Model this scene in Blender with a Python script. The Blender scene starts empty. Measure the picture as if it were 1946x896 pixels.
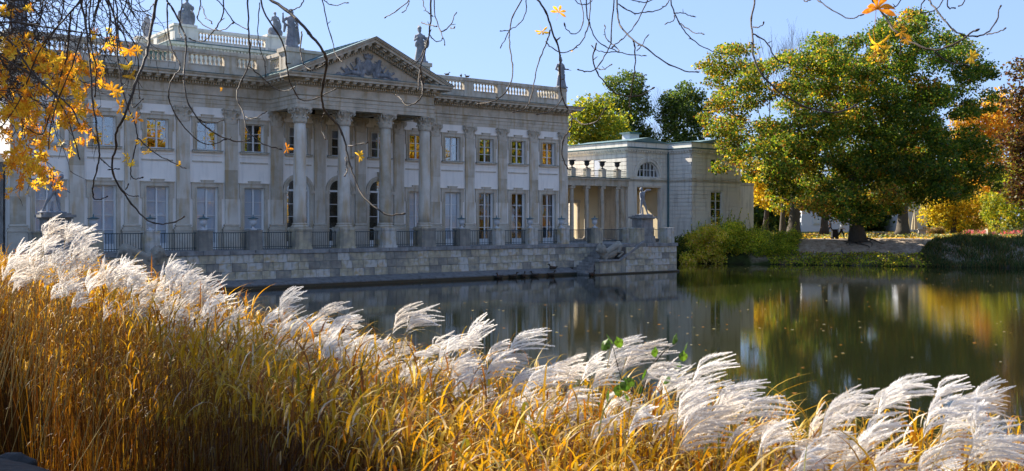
import bpy, math, random
import numpy as np
from mathutils import Vector, Matrix, Quaternion
R = math.radians
rnd = random.Random(7)
rng = np.random.default_rng(11)
C = bpy.context.scene.collection
SC = bpy.context.scene

# ------------------------------------------------------------------ camera, sky, sun, exposure
EZ = 4.25                                            # eye above the water of the pond (z = 0)
cam = bpy.data.objects.new('camera', bpy.data.cameras.new('camera'))
C.objects.link(cam)
cam.location = (0, 0, EZ); cam.rotation_euler = (R(90), 0, 0)
cam.data.sensor_width = 36; cam.data.lens = 35.33; cam.data.shift_y = -30 / 1946
cam.data.clip_start = .05; cam.data.clip_end = 6000
cam.data.dof.use_dof = True; cam.data.dof.focus_distance = 60; cam.data.dof.aperture_fstop = 11
SC.camera = cam
SUN_AZ, SUN_EL = R(-52), R(36)                       # azimuth from +Y (minus is to the left), elevation
sun_dir = Vector((math.sin(SUN_AZ) * math.cos(SUN_EL), math.cos(SUN_AZ) * math.cos(SUN_EL), math.sin(SUN_EL)))
W = bpy.data.worlds.new('World'); SC.world = W; W.use_nodes = True
nt = W.node_tree; nt.nodes.clear()
sky = nt.nodes.new('ShaderNodeTexSky'); sky.sky_type = 'NISHITA'; sky.sun_disc = False
sky.sun_elevation = SUN_EL; sky.sun_rotation = SUN_AZ
sky.air_density = 1.0; sky.dust_density = .7; sky.ozone_density = 5; sky.altitude = 100
bg = nt.nodes.new('ShaderNodeBackground'); bg.inputs[1].default_value = .10
wo = nt.nodes.new('ShaderNodeOutputWorld')
sep = nt.nodes.new('ShaderNodeSeparateColor'); com = nt.nodes.new('ShaderNodeCombineColor')                 # hazy autumn sky: an even brightness curve over the whole dome
nt.links.new(sky.outputs[0], sep.inputs[0])
for k_, gain in enumerate((.84, 1.06, 1.52)):
    pw_ = nt.nodes.new('ShaderNodeMath'); pw_.operation = 'POWER'; pw_.inputs[1].default_value = .35; ml_ = nt.nodes.new('ShaderNodeMath'); ml_.operation = 'MULTIPLY'; ml_.inputs[1].default_value = gain
    nt.links.new(sep.outputs[k_], pw_.inputs[0]); nt.links.new(pw_.outputs[0], ml_.inputs[0]); nt.links.new(ml_.outputs[0], com.inputs[k_])
nt.links.new(com.outputs[0], bg.inputs[0]); nt.links.new(bg.outputs[0], wo.inputs[0])
sl = bpy.data.lights.new('sun', 'SUN'); sl.energy = 3.3; sl.angle = R(.55); sl.color = (1, .91, .78)
so = bpy.data.objects.new('sun', sl); C.objects.link(so)
so.rotation_euler = sun_dir.to_track_quat('Z', 'Y').to_euler(); so.location = (-30, 30, 60)
SC.view_settings.view_transform = 'Standard'; SC.view_settings.look = 'None'
SC.view_settings.exposure = 2.08; SC.view_settings.gamma = 1
cy = SC.cycles
cy.max_bounces = 7; cy.diffuse_bounces = 3; cy.glossy_bounces = 3; cy.transparent_max_bounces = 10; cy.transmission_bounces = 4
cy.caustics_reflective = True; cy.caustics_refractive = False; cy.sample_clamp_indirect = 6

# ------------------------------------------------------------------ materials
MATS = {}
def _new(name):
    m = bpy.data.materials.new(name); m.use_nodes = True
    n = m.node_tree.nodes; n.clear()
    return m, n, m.node_tree.links
def ramp(n, cols, pos=None):
    r = n.new('ShaderNodeValToRGB'); e = r.color_ramp.elements
    pos = pos or [i / (len(cols) - 1) for i in range(len(cols))]
    while len(e) < len(cols): e.new(.5)
    for k, (c, p) in enumerate(zip(cols, pos)):
        e[k].position = p; e[k].color = (*c, 1)
    return r
def surf(name, cols, scale=3., rough=.85, bump=.3, bscale=25., pos=None, objrand=0., spec=.3, metal=0., streak=None, stretch=(1, 1, 1), bdist=.02, detail=6):
    """noise-mottled surface: colour ramp over noise, fine bump, optional per-object value shift, optional vertical stains"""
    m, n, l = _new(name)
    tc = n.new('ShaderNodeTexCoord'); mp = n.new('ShaderNodeMapping'); mp.inputs['Scale'].default_value = stretch
    l.new(tc.outputs['Object'], mp.inputs[0])
    no = n.new('ShaderNodeTexNoise'); no.inputs['Scale'].default_value = scale; no.inputs['Detail'].default_value = detail; no.inputs['Roughness'].default_value = .62
    vec = mp.outputs[0]
    oi = None
    if objrand:
        oi = n.new('ShaderNodeObjectInfo'); ad = n.new('ShaderNodeVectorMath'); ad.operation = 'MULTIPLY_ADD'
        ad.inputs[1].default_value = (1, 1, 1)
        l.new(vec, ad.inputs[0]); 
        cb = n.new('ShaderNodeCombineXYZ'); mu = n.new('ShaderNodeMath'); mu.operation = 'MULTIPLY'; mu.inputs[1].default_value = 50
        l.new(oi.outputs['Random'], mu.inputs[0]); l.new(mu.outputs[0], cb.inputs[0]); l.new(mu.outputs[0], cb.inputs[2]); l.new(cb.outputs[0], ad.inputs[2]); vec = ad.outputs[0]
    l.new(vec, no.inputs['Vector'])
    fac = no.outputs['Fac']
    if objrand:
        mr = n.new('ShaderNodeMath'); mr.operation = 'MULTIPLY_ADD'; mr.inputs[1].default_value = objrand
        sb = n.new('ShaderNodeMath'); sb.operation = 'SUBTRACT'; sb.inputs[1].default_value = .5
        l.new(oi.outputs['Random'], sb.inputs[0]); l.new(sb.outputs[0], mr.inputs[0]); l.new(fac, mr.inputs[2]); fac = mr.outputs[0]
    r = ramp(n, cols, pos); l.new(fac, r.inputs[0]); col = r.outputs[0]
    if streak:
        s2 = n.new('ShaderNodeTexNoise'); s2.inputs['Scale'].default_value = 1; s2.inputs['Detail'].default_value = 5
        m2 = n.new('ShaderNodeMapping'); m2.inputs['Scale'].default_value = (3.2, 3.2, .4); l.new(tc.outputs['Object'], m2.inputs[0]); l.new(m2.outputs[0], s2.inputs['Vector'])
        rr = ramp(n, [(0, 0, 0), (1, 1, 1)], [.5, .64]); l.new(s2.outputs['Fac'], rr.inputs[0])
        mx = n.new('ShaderNodeMixRGB'); mx.inputs[2].default_value = (*streak, 1); mf = n.new('ShaderNodeMath'); mf.operation = 'MULTIPLY'; mf.inputs[1].default_value = .5
        l.new(rr.outputs[0], mf.inputs[0]); l.new(mf.outputs[0], mx.inputs[0]); l.new(col, mx.inputs[1]); col = mx.outputs[0]
    p = n.new('ShaderNodeBsdfPrincipled'); l.new(col, p.inputs['Base Color']); p.inputs['Roughness'].default_value = rough
    p.inputs['Specular IOR Level'].default_value = spec; p.inputs['Metallic'].default_value = metal
    if bump:
        nb = n.new('ShaderNodeTexNoise'); nb.inputs['Scale'].default_value = bscale; nb.inputs['Detail'].default_value = 4; l.new(vec, nb.inputs['Vector'])
        b = n.new('ShaderNodeBump'); b.inputs['Strength'].default_value = bump; b.inputs['Distance'].default_value = bdist
        l.new(nb.outputs['Fac'], b.inputs['Height']); l.new(b.outputs[0], p.inputs['Normal'])
    o = n.new('ShaderNodeOutputMaterial'); l.new(p.outputs[0], o.inputs[0])
    MATS[name] = m
    return m
def leafy(name, trans=.5, rough=.5, cols=None, spec=.3, tmul=(1.25, 1.15, .6)):
    """thin leaf: colour from the vertex colour 'col' (or a random per-object ramp), part of the light passes through"""
    m, n, l = _new(name)
    if cols:
        oi = n.new('ShaderNodeObjectInfo'); r = ramp(n, cols); l.new(oi.outputs['Random'], r.inputs[0])
        no = n.new('ShaderNodeTexNoise'); no.inputs['Scale'].default_value = 30; tc = n.new('ShaderNodeTexCoord'); l.new(tc.outputs['Object'], no.inputs['Vector'])
        mx = n.new('ShaderNodeMixRGB'); mx.blend_type = 'MULTIPLY'; rr = ramp(n, [(.45, .3, .2) if name != 'plume' else (.9, .9, .9), (1, 1, 1)], [.3, .55]); l.new(no.outputs['Fac'], rr.inputs[0])
        mx.inputs[0].default_value = 1; l.new(r.outputs[0], mx.inputs[1]); l.new(rr.outputs[0], mx.inputs[2]); col = mx.outputs[0]
    else:
        a = n.new('ShaderNodeAttribute'); a.attribute_name = 'col'; col = a.outputs['Color']
    p = n.new('ShaderNodeBsdfPrincipled'); p.inputs['Roughness'].default_value = rough; p.inputs['Specular IOR Level'].default_value = spec; l.new(col, p.inputs['Base Color'])
    t = n.new('ShaderNodeBsdfTranslucent'); mm = n.new('ShaderNodeMixRGB'); mm.blend_type = 'MULTIPLY'; mm.inputs[0].default_value = 1; mm.inputs[2].default_value = (*tmul, 1)
    l.new(col, mm.inputs[1]); l.new(mm.outputs[0], t.inputs[0])
    x = n.new('ShaderNodeMixShader'); x.inputs[0].default_value = trans; l.new(p.outputs[0], x.inputs[1]); l.new(t.outputs[0], x.inputs[2])
    o = n.new('ShaderNodeOutputMaterial'); l.new(x.outputs[0], o.inputs[0]); MATS[name] = m
    return m
def glassy(name, base=.10, tint=(.85, .88, .92), mul=1.3):
    m, n, l = _new(name)
    fr = n.new('ShaderNodeFresnel'); fr.inputs[0].default_value = 1.5
    ma = n.new('ShaderNodeMath'); ma.operation = 'MULTIPLY_ADD'; ma.inputs[1].default_value = mul; ma.inputs[2].default_value = base; ma.use_clamp = True
    tr = n.new('ShaderNodeBsdfTransparent'); tr.inputs[0].default_value = (*tint, 1)
    gl = n.new('ShaderNodeBsdfGlossy'); gl.inputs['Roughness'].default_value = .01
    nz = n.new('ShaderNodeTexNoise'); nz.inputs['Scale'].default_value = 1.6; b = n.new('ShaderNodeBump'); b.inputs['Strength'].default_value = .12; b.inputs['Distance'].default_value = .02
    g = n.new('ShaderNodeNewGeometry'); l.new(g.outputs['Position'], nz.inputs['Vector'])
    l.new(nz.outputs['Fac'], b.inputs['Height']); l.new(b.outputs[0], gl.inputs['Normal'])
    x = n.new('ShaderNodeMixShader'); o = n.new('ShaderNodeOutputMaterial')
    l.new(fr.outputs[0], ma.inputs[0]); l.new(ma.outputs[0], x.inputs[0]); l.new(tr.outputs[0], x.inputs[1]); l.new(gl.outputs[0], x.inputs[2]); l.new(x.outputs[0], o.inputs[0])
    MATS[name] = m; return m

surf('plaster', [(.74, .70, .63), (.85, .80, .73), (.88, .83, .76)], 1.3, .9, .12, 40, streak=(.66, .63, .58))
surf('stone', [(.33, .285, .22), (.52, .46, .37), (.63, .57, .48)], 1.1, .9, .35, 30, [.28, .5, .75], streak=(.36, .26, .13))
surf('stone_grey', [(.13, .125, .115), (.25, .24, .225), (.36, .35, .33)], 1.7, .9, .4, 30, [.25, .5, .75], streak=(.14, .13, .115))
surf('pilaster_stone', [(.38, .33, .25), (.54, .485, .40), (.65, .60, .52)], .9, .9, .3, 30, [.26, .5, .74], objrand=.36, streak=(.42, .27, .10))
surf('block', [(.19, .175, .15), (.29, .265, .22), (.46, .39, .26), (.54, .52, .48), (.46, .33, .15)], .8, .9, .5, 22, [.2, .38, .52, .66, .85], objrand=.40, streak=(.13, .13, .12))
surf('mortar', [(.06, .055, .05), (.12, .11, .10)], 4, .95, .4)
surf('wet_stone', [(.006, .008, .005), (.02, .022, .014), (.035, .04, .02)], 6, .35, .6, 20, spec=.5)
surf('ledge', [(.07, .07, .07), (.16, .155, .15), (.24, .23, .21)], 2.5, .7, .5, 15, streak=(.05, .055, .04))
surf('copper', [(.03, .07, .085), (.05, .125, .14), (.10, .19, .20)], 2.0, .55, .15, 20, spec=.5)
surf('copper_roof', [(.07, .12, .12), (.12, .19, .18), (.20, .28, .26)], 1.2, .5, .1, 12, spec=.5)
surf('window_paint', [(.62, .62, .60), (.72, .72, .70)], 8, .5, .05)
surf('blind', [(.54, .57, .60), (.64, .66, .68)], 1, .9, .05, stretch=(1, 1, .3))
surf('curtain', [(.35, .34, .32), (.6, .58, .55)], 6, .9, .2, stretch=(3, 3, .1))
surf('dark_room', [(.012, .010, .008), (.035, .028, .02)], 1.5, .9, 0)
surf('iron', [(.025, .045, .05), (.06, .085, .09)], 5, .5, .1)
surf('black_iron', [(.012, .014, .014), (.04, .04, .04)], 5, .5, .1)
surf('urn_white', [(.42, .43, .45), (.62, .62, .62)], 4, .7, .15)
surf('statue_stone', [(.10, .11, .13), (.24, .25, .27), (.38, .38, .38)], 2.5, .85, .5, 28, [.25, .5, .75], streak=(.10, .11, .12))
surf('statue_pale', [(.28, .26, .22), (.46, .43, .37), (.52, .49, .43)], 2.5, .8, .4, 28, [.25, .5, .75])
surf('lion_stone', [(.14, .12, .09), (.28, .25, .20), (.38, .35, .29)], 4, .9, .5, 28)
surf('pavilion_plaster', [(.60, .57, .52), (.75, .70, .61), (.79, .74, .65)], 1.2, .9, .12, 40, streak=(.42, .39, .34))
surf('ochre_plaster', [(.80, .66, .42), (.86, .74, .50)], 1.2, .9, .1)
surf('door_wood', [(.20, .07, .02), (.34, .13, .035)], 5, .6, .2, stretch=(1, 1, .2))
surf('bark', [(.045, .038, .03), (.13, .11, .088)], 9, .95, .8, 20, stretch=(1, 1, .3), bdist=.05)
surf('twig_bark', [(.022, .017, .013), (.10, .07, .045)], 14, .7, .5, 90, [.35, .75], bdist=.004)
surf('sand', [(.20, .155, .115), (.30, .245, .19), (.36, .30, .24)], 1.2, .95, .5, 9, bdist=.06)
surf('dirt', [(.018, .014, .011), (.05, .04, .032), (.09, .075, .06)], 4, .95, .8, 14, bdist=.03)
surf('rock', [(.02, .02, .02), (.06, .055, .05)], 6, .9, .8, 12, bdist=.05)
surf('parasol', [(.55, .47, .30), (.68, .60, .42)], 3, .9, .1, stretch=(4, 4, .2))
surf('white_wall', [(.55, .57, .62), (.68, .70, .74)], .8, .9, .05)
surf('cloth_white', [(.55, .6, .7), (.7, .72, .78)], 6, .9, .2)
surf('cloth_dark', [(.01, .01, .014), (.03, .03, .035)], 6, .9, .2)
surf('skin', [(.35, .19, .13), (.42, .25, .18)], 8, .6, .05)
surf('hair', [(.02, .013, .01), (.04, .03, .02)], 20, .8, .2)
surf('duck_brown', [(.025, .018, .012), (.09, .065, .045)], 14, .8, .2)
surf('pigeon_grey', [(.06, .065, .08), (.16, .17, .19)], 14, .8, .2)
glassy('glass', .16); glassy('door_glass', .01, (.94, .96, .98), .55)
leafy('leaf', .56)
leafy('grass_leaf', .42, .5, spec=.35, tmul=(1.4, 1.08, .4))
leafy('plume', .55, .9, [(.93, .91, .88), (.90, .88, .85), (.86, .83, .79), (.80, .74, .66), (.92, .90, .87)], .15, (1, .98, .95))
leafy('chestnut_leaf', .66, .5, [(.76, .30, .02), (.86, .50, .03), (.92, .70, .06), (.64, .26, .03), (.88, .58, .04)], .3, (1.15, 1.0, .7))
leafy('chestnut_col', .62, .5, None, .3, (1.15, 1.0, .7))
def water_mat():
    m, n, l = _new('water')
    p = n.new('ShaderNodeBsdfPrincipled'); p.inputs['Base Color'].default_value = (.012, .014, .006, 1); p.inputs['Roughness'].default_value = .02
    p.inputs['IOR'].default_value = 1.333; p.inputs['Specular IOR Level'].default_value = .36
    g = n.new('ShaderNodeNewGeometry'); mp = n.new('ShaderNodeMapping'); mp.inputs['Scale'].default_value = (.8, 1.5, 1); l.new(g.outputs['Position'], mp.inputs[0])
    a = n.new('ShaderNodeTexNoise'); a.inputs['Scale'].default_value = 8; a.inputs['Detail'].default_value = 3; l.new(mp.outputs[0], a.inputs['Vector'])
    c = n.new('ShaderNodeTexNoise'); c.inputs['Scale'].default_value = .07; c.inputs['Detail'].default_value = 2; l.new(g.outputs['Position'], c.inputs['Vector'])
    rr = ramp(n, [(.25, .25, .25), (1, 1, 1)], [.4, .65]); l.new(c.outputs['Fac'], rr.inputs[0])
    mu = n.new('ShaderNodeMath'); mu.operation = 'MULTIPLY'; mu.inputs[1].default_value = .55; l.new(rr.outputs[0], mu.inputs[0])
    b = n.new('ShaderNodeBump'); b.inputs['Distance'].default_value = .0032; l.new(mu.outputs[0], b.inputs['Strength']); l.new(a.outputs['Fac'], b.inputs['Height'])
    l.new(b.outputs[0], p.inputs['Normal']); o = n.new('ShaderNodeOutputMaterial'); l.new(p.outputs[0], o.inputs[0]); MATS['water'] = m
water_mat()
def ground_mat():
    m, n, l = _new('ground')
    a = n.new('ShaderNodeAttribute'); a.attribute_name = 'col'
    g = n.new('ShaderNodeNewGeometry'); no = n.new('ShaderNodeTexNoise'); no.inputs['Scale'].default_value = 2.5; no.inputs['Detail'].default_value = 8; no.inputs['Roughness'].default_value = .7; l.new(g.outputs['Position'], no.inputs['Vector'])
    rr = ramp(n, [(.55, .5, .45), (1.2, 1.2, 1.2)], [.35, .65]); l.new(no.outputs['Fac'], rr.inputs[0])
    mx = n.new('ShaderNodeMixRGB'); mx.blend_type = 'MULTIPLY'; mx.inputs[0].default_value = 1; l.new(a.outputs['Color'], mx.inputs[1]); l.new(rr.outputs[0], mx.inputs[2])
    p = n.new('ShaderNodeBsdfPrincipled'); p.inputs['Roughness'].default_value = .95; p.inputs['Specular IOR Level'].default_value = .1; l.new(mx.outputs[0], p.inputs['Base Color'])
    b = n.new('ShaderNodeBump'); b.inputs['Strength'].default_value = .6; b.inputs['Distance'].default_value = .06; l.new(no.outputs['Fac'], b.inputs['Height']); l.new(b.outputs[0], p.inputs['Normal'])
    o = n.new('ShaderNodeOutputMaterial'); l.new(p.outputs[0], o.inputs[0]); MATS['ground'] = m
ground_mat()

# ------------------------------------------------------------------ helpers
class MB:
    def __init__(s): s.v = []; s.f = []
    def quad(s, a, b, c, d):
        i = len(s.v); s.v += [tuple(a), tuple(b), tuple(c), tuple(d)]; s.f.append((i, i + 1, i + 2, i + 3))
    def box(s, x0, x1, y0, y1, z0, z1, M=None, taper=0):
        i = len(s.v); t = taper
        p = [(x0, y0, z0), (x1, y0, z0), (x1, y1, z0), (x0, y1, z0), (x0 + t, y0 + t, z1), (x1 - t, y0 + t, z1), (x1 - t, y1 - t, z1), (x0 + t, y1 - t, z1)]
        if M is not None: p = [tuple(M @ Vector(q)) for q in p]
        s.v += p
        s.f += [tuple(i + k for k in q) for q in ((0, 3, 2, 1), (4, 5, 6, 7), (0, 1, 5, 4), (1, 2, 6, 5), (2, 3, 7, 6), (3, 0, 4, 7))]
    def prism(s, pts, y0, y1):                       # polygon in x,z pushed along y
        n = len(pts); i = len(s.v)
        s.v += [(x, y0, z) for x, z in pts] + [(x, y1, z) for x, z in pts]
        s.f.append(tuple(range(i, i + n))); s.f.append(tuple(range(i + 2 * n - 1, i + n - 1, -1)))
        for k in range(n): s.f.append((i + (k + 1) % n, i + k, i + n + k, i + n + (k + 1) % n))
    def lathe(s, prof, cx=0, cy_=0, seg=20, cap=True, sx=1, sy=1):
        i = len(s.v)
        for r, z in prof:
            for k in range(seg):
                a = 2 * math.pi * k / seg; s.v.append((cx + r * sx * math.cos(a), cy_ + r * sy * math.sin(a), z))
        for j in range(len(prof) - 1):
            for k in range(seg):
                k2 = (k + 1) % seg; s.f.append((i + j * seg + k, i + j * seg + k2, i + (j + 1) * seg + k2, i + (j + 1) * seg + k))
        if cap:
            s.f.append(tuple(i + k for k in reversed(range(seg)))); e = i + (len(prof) - 1) * seg; s.f.append(tuple(e + k for k in range(seg)))
    def tube(s, pts, rad, seg=6, cap=True):
        pts = [Vector(p) for p in pts]; n = len(pts); i = len(s.v)
        up = None
        for j, p in enumerate(pts):
            t = (pts[min(j + 1, n - 1)] - pts[max(j - 1, 0)])
            if t.length < 1e-7: t = Vector((0, 0, 1))
            t.normalize()
            if up is None: up = t.orthogonal().normalized()
            up = (up - t * up.dot(t));
            if up.length < 1e-6: up = t.orthogonal()
            up.normalize(); w = t.cross(up); r = rad[j] if hasattr(rad, '__len__') else rad
            for k in range(seg):
                a = 2 * math.pi * k / seg; s.v.append(tuple(p + up * (r * math.cos(a)) + w * (r * math.sin(a))))
        for j in range(n - 1):
            for k in range(seg):
                k2 = (k + 1) % seg; s.f.append((i + j * seg + k, i + j * seg + k2, i + (j + 1) * seg + k2, i + (j + 1) * seg + k))
        if cap:
            s.f.append(tuple(i + k for k in reversed(range(seg)))); e = i + (n - 1) * seg; s.f.append(tuple(e + k for k in range(seg)))
    def sweep(s, path, prof, closed=False):          # profile (outset, z) along a plan path; outward is the right-hand side
        n = len(path); nor = []
        P = [Vector(p) for p in path]; seg = []
        for j in range(n - (0 if closed else 1)):
            d = (P[(j + 1) % n] - P[j]).normalized(); seg.append(Vector((d.y, -d.x)))
        mit = []
        for j in range(n):
            a = seg[j - 1] if (j > 0 or closed) else seg[0]; b = seg[j] if j < len(seg) else seg[-1]
            mit.append((a + b) / (1 + a.dot(b)))
        m = len(prof); i = len(s.v)
        for j in range(n):
            for o, z in prof: q = P[j] + mit[j] * o; s.v.append((q.x, q.y, z))
        for j in range(n - (0 if closed else 1)):
            j2 = (j + 1) % n
            for k in range(m - 1): s.f.append((i + j * m + k, i + j2 * m + k, i + j2 * m + k + 1, i + j * m + k + 1))
    def mesh(s, name, smooth=False):
        me = bpy.data.meshes.new(name); me.from_pydata(s.v, [], s.f); me.update()
        if smooth: me.polygons.foreach_set('use_smooth', [True] * len(me.polygons))
        return me
    def build(s, name, mat, parent=None, smooth=False, loc=None, rz=0):
        return link(name, s.mesh(name, smooth), mat, parent, loc, rz)
def link(name, me, mat=None, parent=None, loc=None, rz=0, sc=None):
    if mat is not None and len(me.materials) == 0: me.materials.append(MATS[mat])
    o = bpy.data.objects.new(name, me); C.objects.link(o); o.parent = parent
    if loc is not None: o.location = loc
    if rz: o.rotation_euler = (0, 0, rz)
    if sc is not None: o.scale = (sc,) * 3 if not hasattr(sc, '__len__') else sc
    return o
def empty(name, loc=(0, 0, 0), rz=0, parent=None):
    o = bpy.data.objects.new(name, None); C.objects.link(o); o.location = loc; o.rotation_euler = (0, 0, rz); o.empty_display_size = .3; o.parent = parent
    return o
def tag(o, label, cat, group=None):
    o['label'] = label; o['category'] = cat
    if group: o['group'] = group
    return o
def struct(o): o['kind'] = 'structure'; return o
def stuff(o): o['kind'] = 'stuff'; return o
def dup(o, name=None, loc=None, rz=None, parent=None):
    c = o.copy(); C.objects.link(c)
    if parent is not None: c.parent = parent
    if loc is not None: c.location = loc
    if rz is not None: c.rotation_euler = (0, 0, rz)
    for ch in list(o.children): dup(ch, parent=c)
    return c
def px(x, y, Y):                                     # point at distance Y seen at pixel x, y of the 1946-wide photograph
    return Vector(((x - 973) / 1910 * Y, Y, EZ + (418 - y) / 1910 * Y))
PD = Vector((.786, .618, 0)).normalized(); PN = Vector((PD.y, -PD.x, 0)); FOOT = Vector((-39.0, 49.6, 0)); PA = math.atan2(PD.y, PD.x)
def F(s, n, z): return FOOT + PD * s + PN * n + Vector((0, 0, z))
def colmesh(name, V, faces, col, mat, smooth=False):
    """V (N,3), faces (M,k) int array, col (N,3)"""
    me = bpy.data.meshes.new(name); V = np.asarray(V, dtype=np.float32); faces = np.asarray(faces, dtype=np.int32)
    k = faces.shape[1]
    me.vertices.add(len(V)); me.vertices.foreach_set('co', V.ravel())
    me.loops.add(faces.size); me.loops.foreach_set('vertex_index', faces.ravel())
    me.polygons.add(len(faces)); me.polygons.foreach_set('loop_start', np.arange(0, faces.size, k, dtype=np.int32))
    me.polygons.foreach_set('loop_total', np.full(len(faces), k, dtype=np.int32))
    if smooth: me.polygons.foreach_set('use_smooth', np.ones(len(faces), dtype=bool))
    if col is not None:
        at = me.color_attributes.new('col', 'FLOAT_COLOR', 'POINT')
        c4 = np.ones((len(V), 4), dtype=np.float32); c4[:, :3] = col; at.data.foreach_set('color', c4.ravel())
    me.update(); me.validate()
    if mat: me.materials.append(MATS[mat])
    return me
def unit(a): return a / (np.linalg.norm(a, axis=-1, keepdims=True) + 1e-9)
def leaves_geo(cen, size, col, aspect=.6, updir=None, up=0.):
    n = len(cen); u = unit(rng.normal(size=(n, 3))); 
    nn = unit(rng.normal(size=(n, 3)) + np.array([0, 0, up])); u = unit(np.cross(nn, u)); v = np.cross(nn, u)
    L = size * rng.uniform(.65, 1.3, (n, 1))
    p0 = cen - u * L * .5; p2 = cen + u * L * .5; bend = nn * L * .12
    p1 = cen + v * L * aspect * .5 + bend; p3 = cen - v * L * aspect * .5 + bend
    V = np.stack([p0, p1, p2, p3], 1).reshape(-1, 3); f = np.arange(n * 4).reshape(n, 4)
    return V, f, np.repeat(col, 4, 0)
def blob(prims, voxel, smooth_it=2, M=None):
    """one continuous surface grown over tapered capsules and ellipsoids"""
    mb = MB()
    for q in prims:
        if q[0] == 'c':
            _, a, b, ra, rb = q; a = Vector(a); b = Vector(b); t = (b - a).normalized() if (b - a).length > 1e-6 else Vector((0, 0, 1))
            pts = [a - t * ra, a - t * ra * .8, a - t * ra * .4, a, b, b + t * rb * .4, b + t * rb * .8, b + t * rb]
            mb.tube(pts, [ra * .05, ra * .6, ra * .92, ra, rb, rb * .92, rb * .6, rb * .05], 10)
        elif q[0] == 'e':
            _, c, r = q; n0 = len(mb.v); mb.lathe([(max(math.sin(math.pi * k / 8), .04), -math.cos(math.pi * k / 8)) for k in range(9)], 0, 0, 12)
            for i in range(n0, len(mb.v)): x, y, z = mb.v[i]; mb.v[i] = (c[0] + x * r[0], c[1] + y * r[1], c[2] + z * r[2])
        elif q[0] == 'b': mb.box(*q[1:])
    me = mb.mesh('tmp'); o = bpy.data.objects.new('tmp', me); C.objects.link(o)
    md = o.modifiers.new('r', 'REMESH'); md.mode = 'VOXEL'; md.voxel_size = voxel; md.use_smooth_shade = True
    if smooth_it: s2 = o.modifiers.new('s', 'SMOOTH'); s2.iterations = smooth_it; s2.factor = .5
    bpy.context.view_layer.update()
    res = bpy.data.meshes.new_from_object(o.evaluated_get(bpy.context.evaluated_depsgraph_get()))
    bpy.data.objects.remove(o); bpy.data.meshes.remove(me); res.materials.clear()
    return res

# ------------------------------------------------------------------ ground, pond
def f2(s, n): q = F(s, n, 0); return (q.x, q.y)
POND = [(-160, 60), (-60, 34), (-30, 24), (-14, 16.5), (-8.2, 13.2), (-4.5, 10.6), (-1.5, 8.6), (1, 7.4), (3.4, 6.6), (6, 5.8), (10, 5.5), (20, 8), (40, 16), (53, 32), (60, 58), (58, 78), (46, 88.5), (33, 92.5),
        (26, 95), (16.8, 98), f2(62.5, -4), f2(61, 1), f2(61, 3.5), f2(12, 3.5), f2(11, -26), (-160, 130)]
def sdist(X, Y, poly):
    d = np.full(X.shape, 1e9); inside = np.zeros(X.shape, bool); n = len(poly)
    for i in range(n):
        x0, y0 = poly[i]; x1, y1 = poly[(i + 1) % n]; ex, ey = x1 - x0, y1 - y0
        t = np.clip(((X - x0) * ex + (Y - y0) * ey) / (ex * ex + ey * ey), 0, 1)
        d = np.minimum(d, np.hypot(X - x0 - t * ex, Y - y0 - t * ey))
        c = ((y0 > Y) != (y1 > Y)) & (X < ex * (Y - y0) / (ey if abs(ey) > 1e-9 else 1e-9) + x0); inside ^= c
    return np.where(inside, -d, d)
def sstep(t): t = np.clip(t, 0, 1); return t * t * (3 - 2 * t)
def gh(X, Y):
    X = np.asarray(X, float); Y = np.asarray(Y, float)
    d = sdist(X, Y, POND)
    near = (Y < 40)
    wdt = np.where(near, 3.0, 5.0)
    h = np.where(d > 0, np.where(near, 2.65, 2.3) * sstep((d + .2) / wdt) ** .8, -1.6 * sstep(-d / 3.0) - .02)
    isl = (d > 0) & ((-(X + 39) * .618 + (Y - 49.6) * .786) > -9) & ((-(X + 39) * .618 + (Y - 49.6) * .786) < 40) & (((X + 39) * .786 + (Y - 49.6) * .618) > 10) & (((X + 39) * .786 + (Y - 49.6) * .618) < 61.5)
    h = np.where(isl, 1.9, h)
    h = h + np.where(d > 1, .05 * np.sin(X * .9) * np.cos(Y * .7), 0) + np.where((Y > 102), sstep((Y - 104) / 60) * .35, 0)
    return h
xs = np.unique(np.concatenate([np.arange(-14, 12, .3), np.arange(-60, 90, 1.2), np.arange(-220, 260, 8), np.array([-3000, -1500, -700, -400, 400, 700, 1500, 3000])]))
ys = np.unique(np.concatenate([np.arange(-4, 16, .3), np.arange(-30, 150, 1.2), np.arange(-150, 330, 8), np.array([-3000, -1500, -700, -300, 500, 900, 1800, 3500])]))
XX, YY = np.meshgrid(xs, ys); HH = gh(XX, YY); DD = sdist(XX, YY, POND)
nx, ny = len(xs), len(ys); idx = np.arange(nx * ny).reshape(ny, nx)
gf = np.stack([idx[:-1, :-1], idx[:-1, 1:], idx[1:, 1:], idx[1:, :-1]], -1).reshape(-1, 4)
gc = np.zeros((ny, nx, 3)); gc[:] = (.045, .06, .018)
nz_ = np.sin(XX * .53 + 1.3 * np.sin(YY * .31)) * np.cos(YY * .47 + XX * .2)
litter = (YY > 100) & (nz_ > -.3); gc[litter] = (.20, .12, .03)
lawn = (YY > 108) & (XX > 20); gc[lawn] = (.10, .12, .03)
bed = (YY > 118) & (YY < 130); gc[bed] = (.22, .13, .035)
sandm = (YY > 88) & (YY < 106.5) & (XX > 23) & (XX < 60) & (DD > .8); gc[sandm] = (.42, .35, .28)
pathm = (YY > 99) & (YY < 103.5) & (XX > 14); gc[pathm] = (.27, .235, .20)
litn = (YY < 75) & (XX > 5); gc[litn] = (.30, .20, .07)  # unseen right bank: litter gold, brightened to bounce warm light onto the facade
backm = (YY <= -2); gc[backm] = (.26, .19, .08)  # unseen ground behind the camera, coloured for the same warm bounce
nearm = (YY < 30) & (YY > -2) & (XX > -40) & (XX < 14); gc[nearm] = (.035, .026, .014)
gc[DD < -.3] = (.02, .018, .012)
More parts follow.
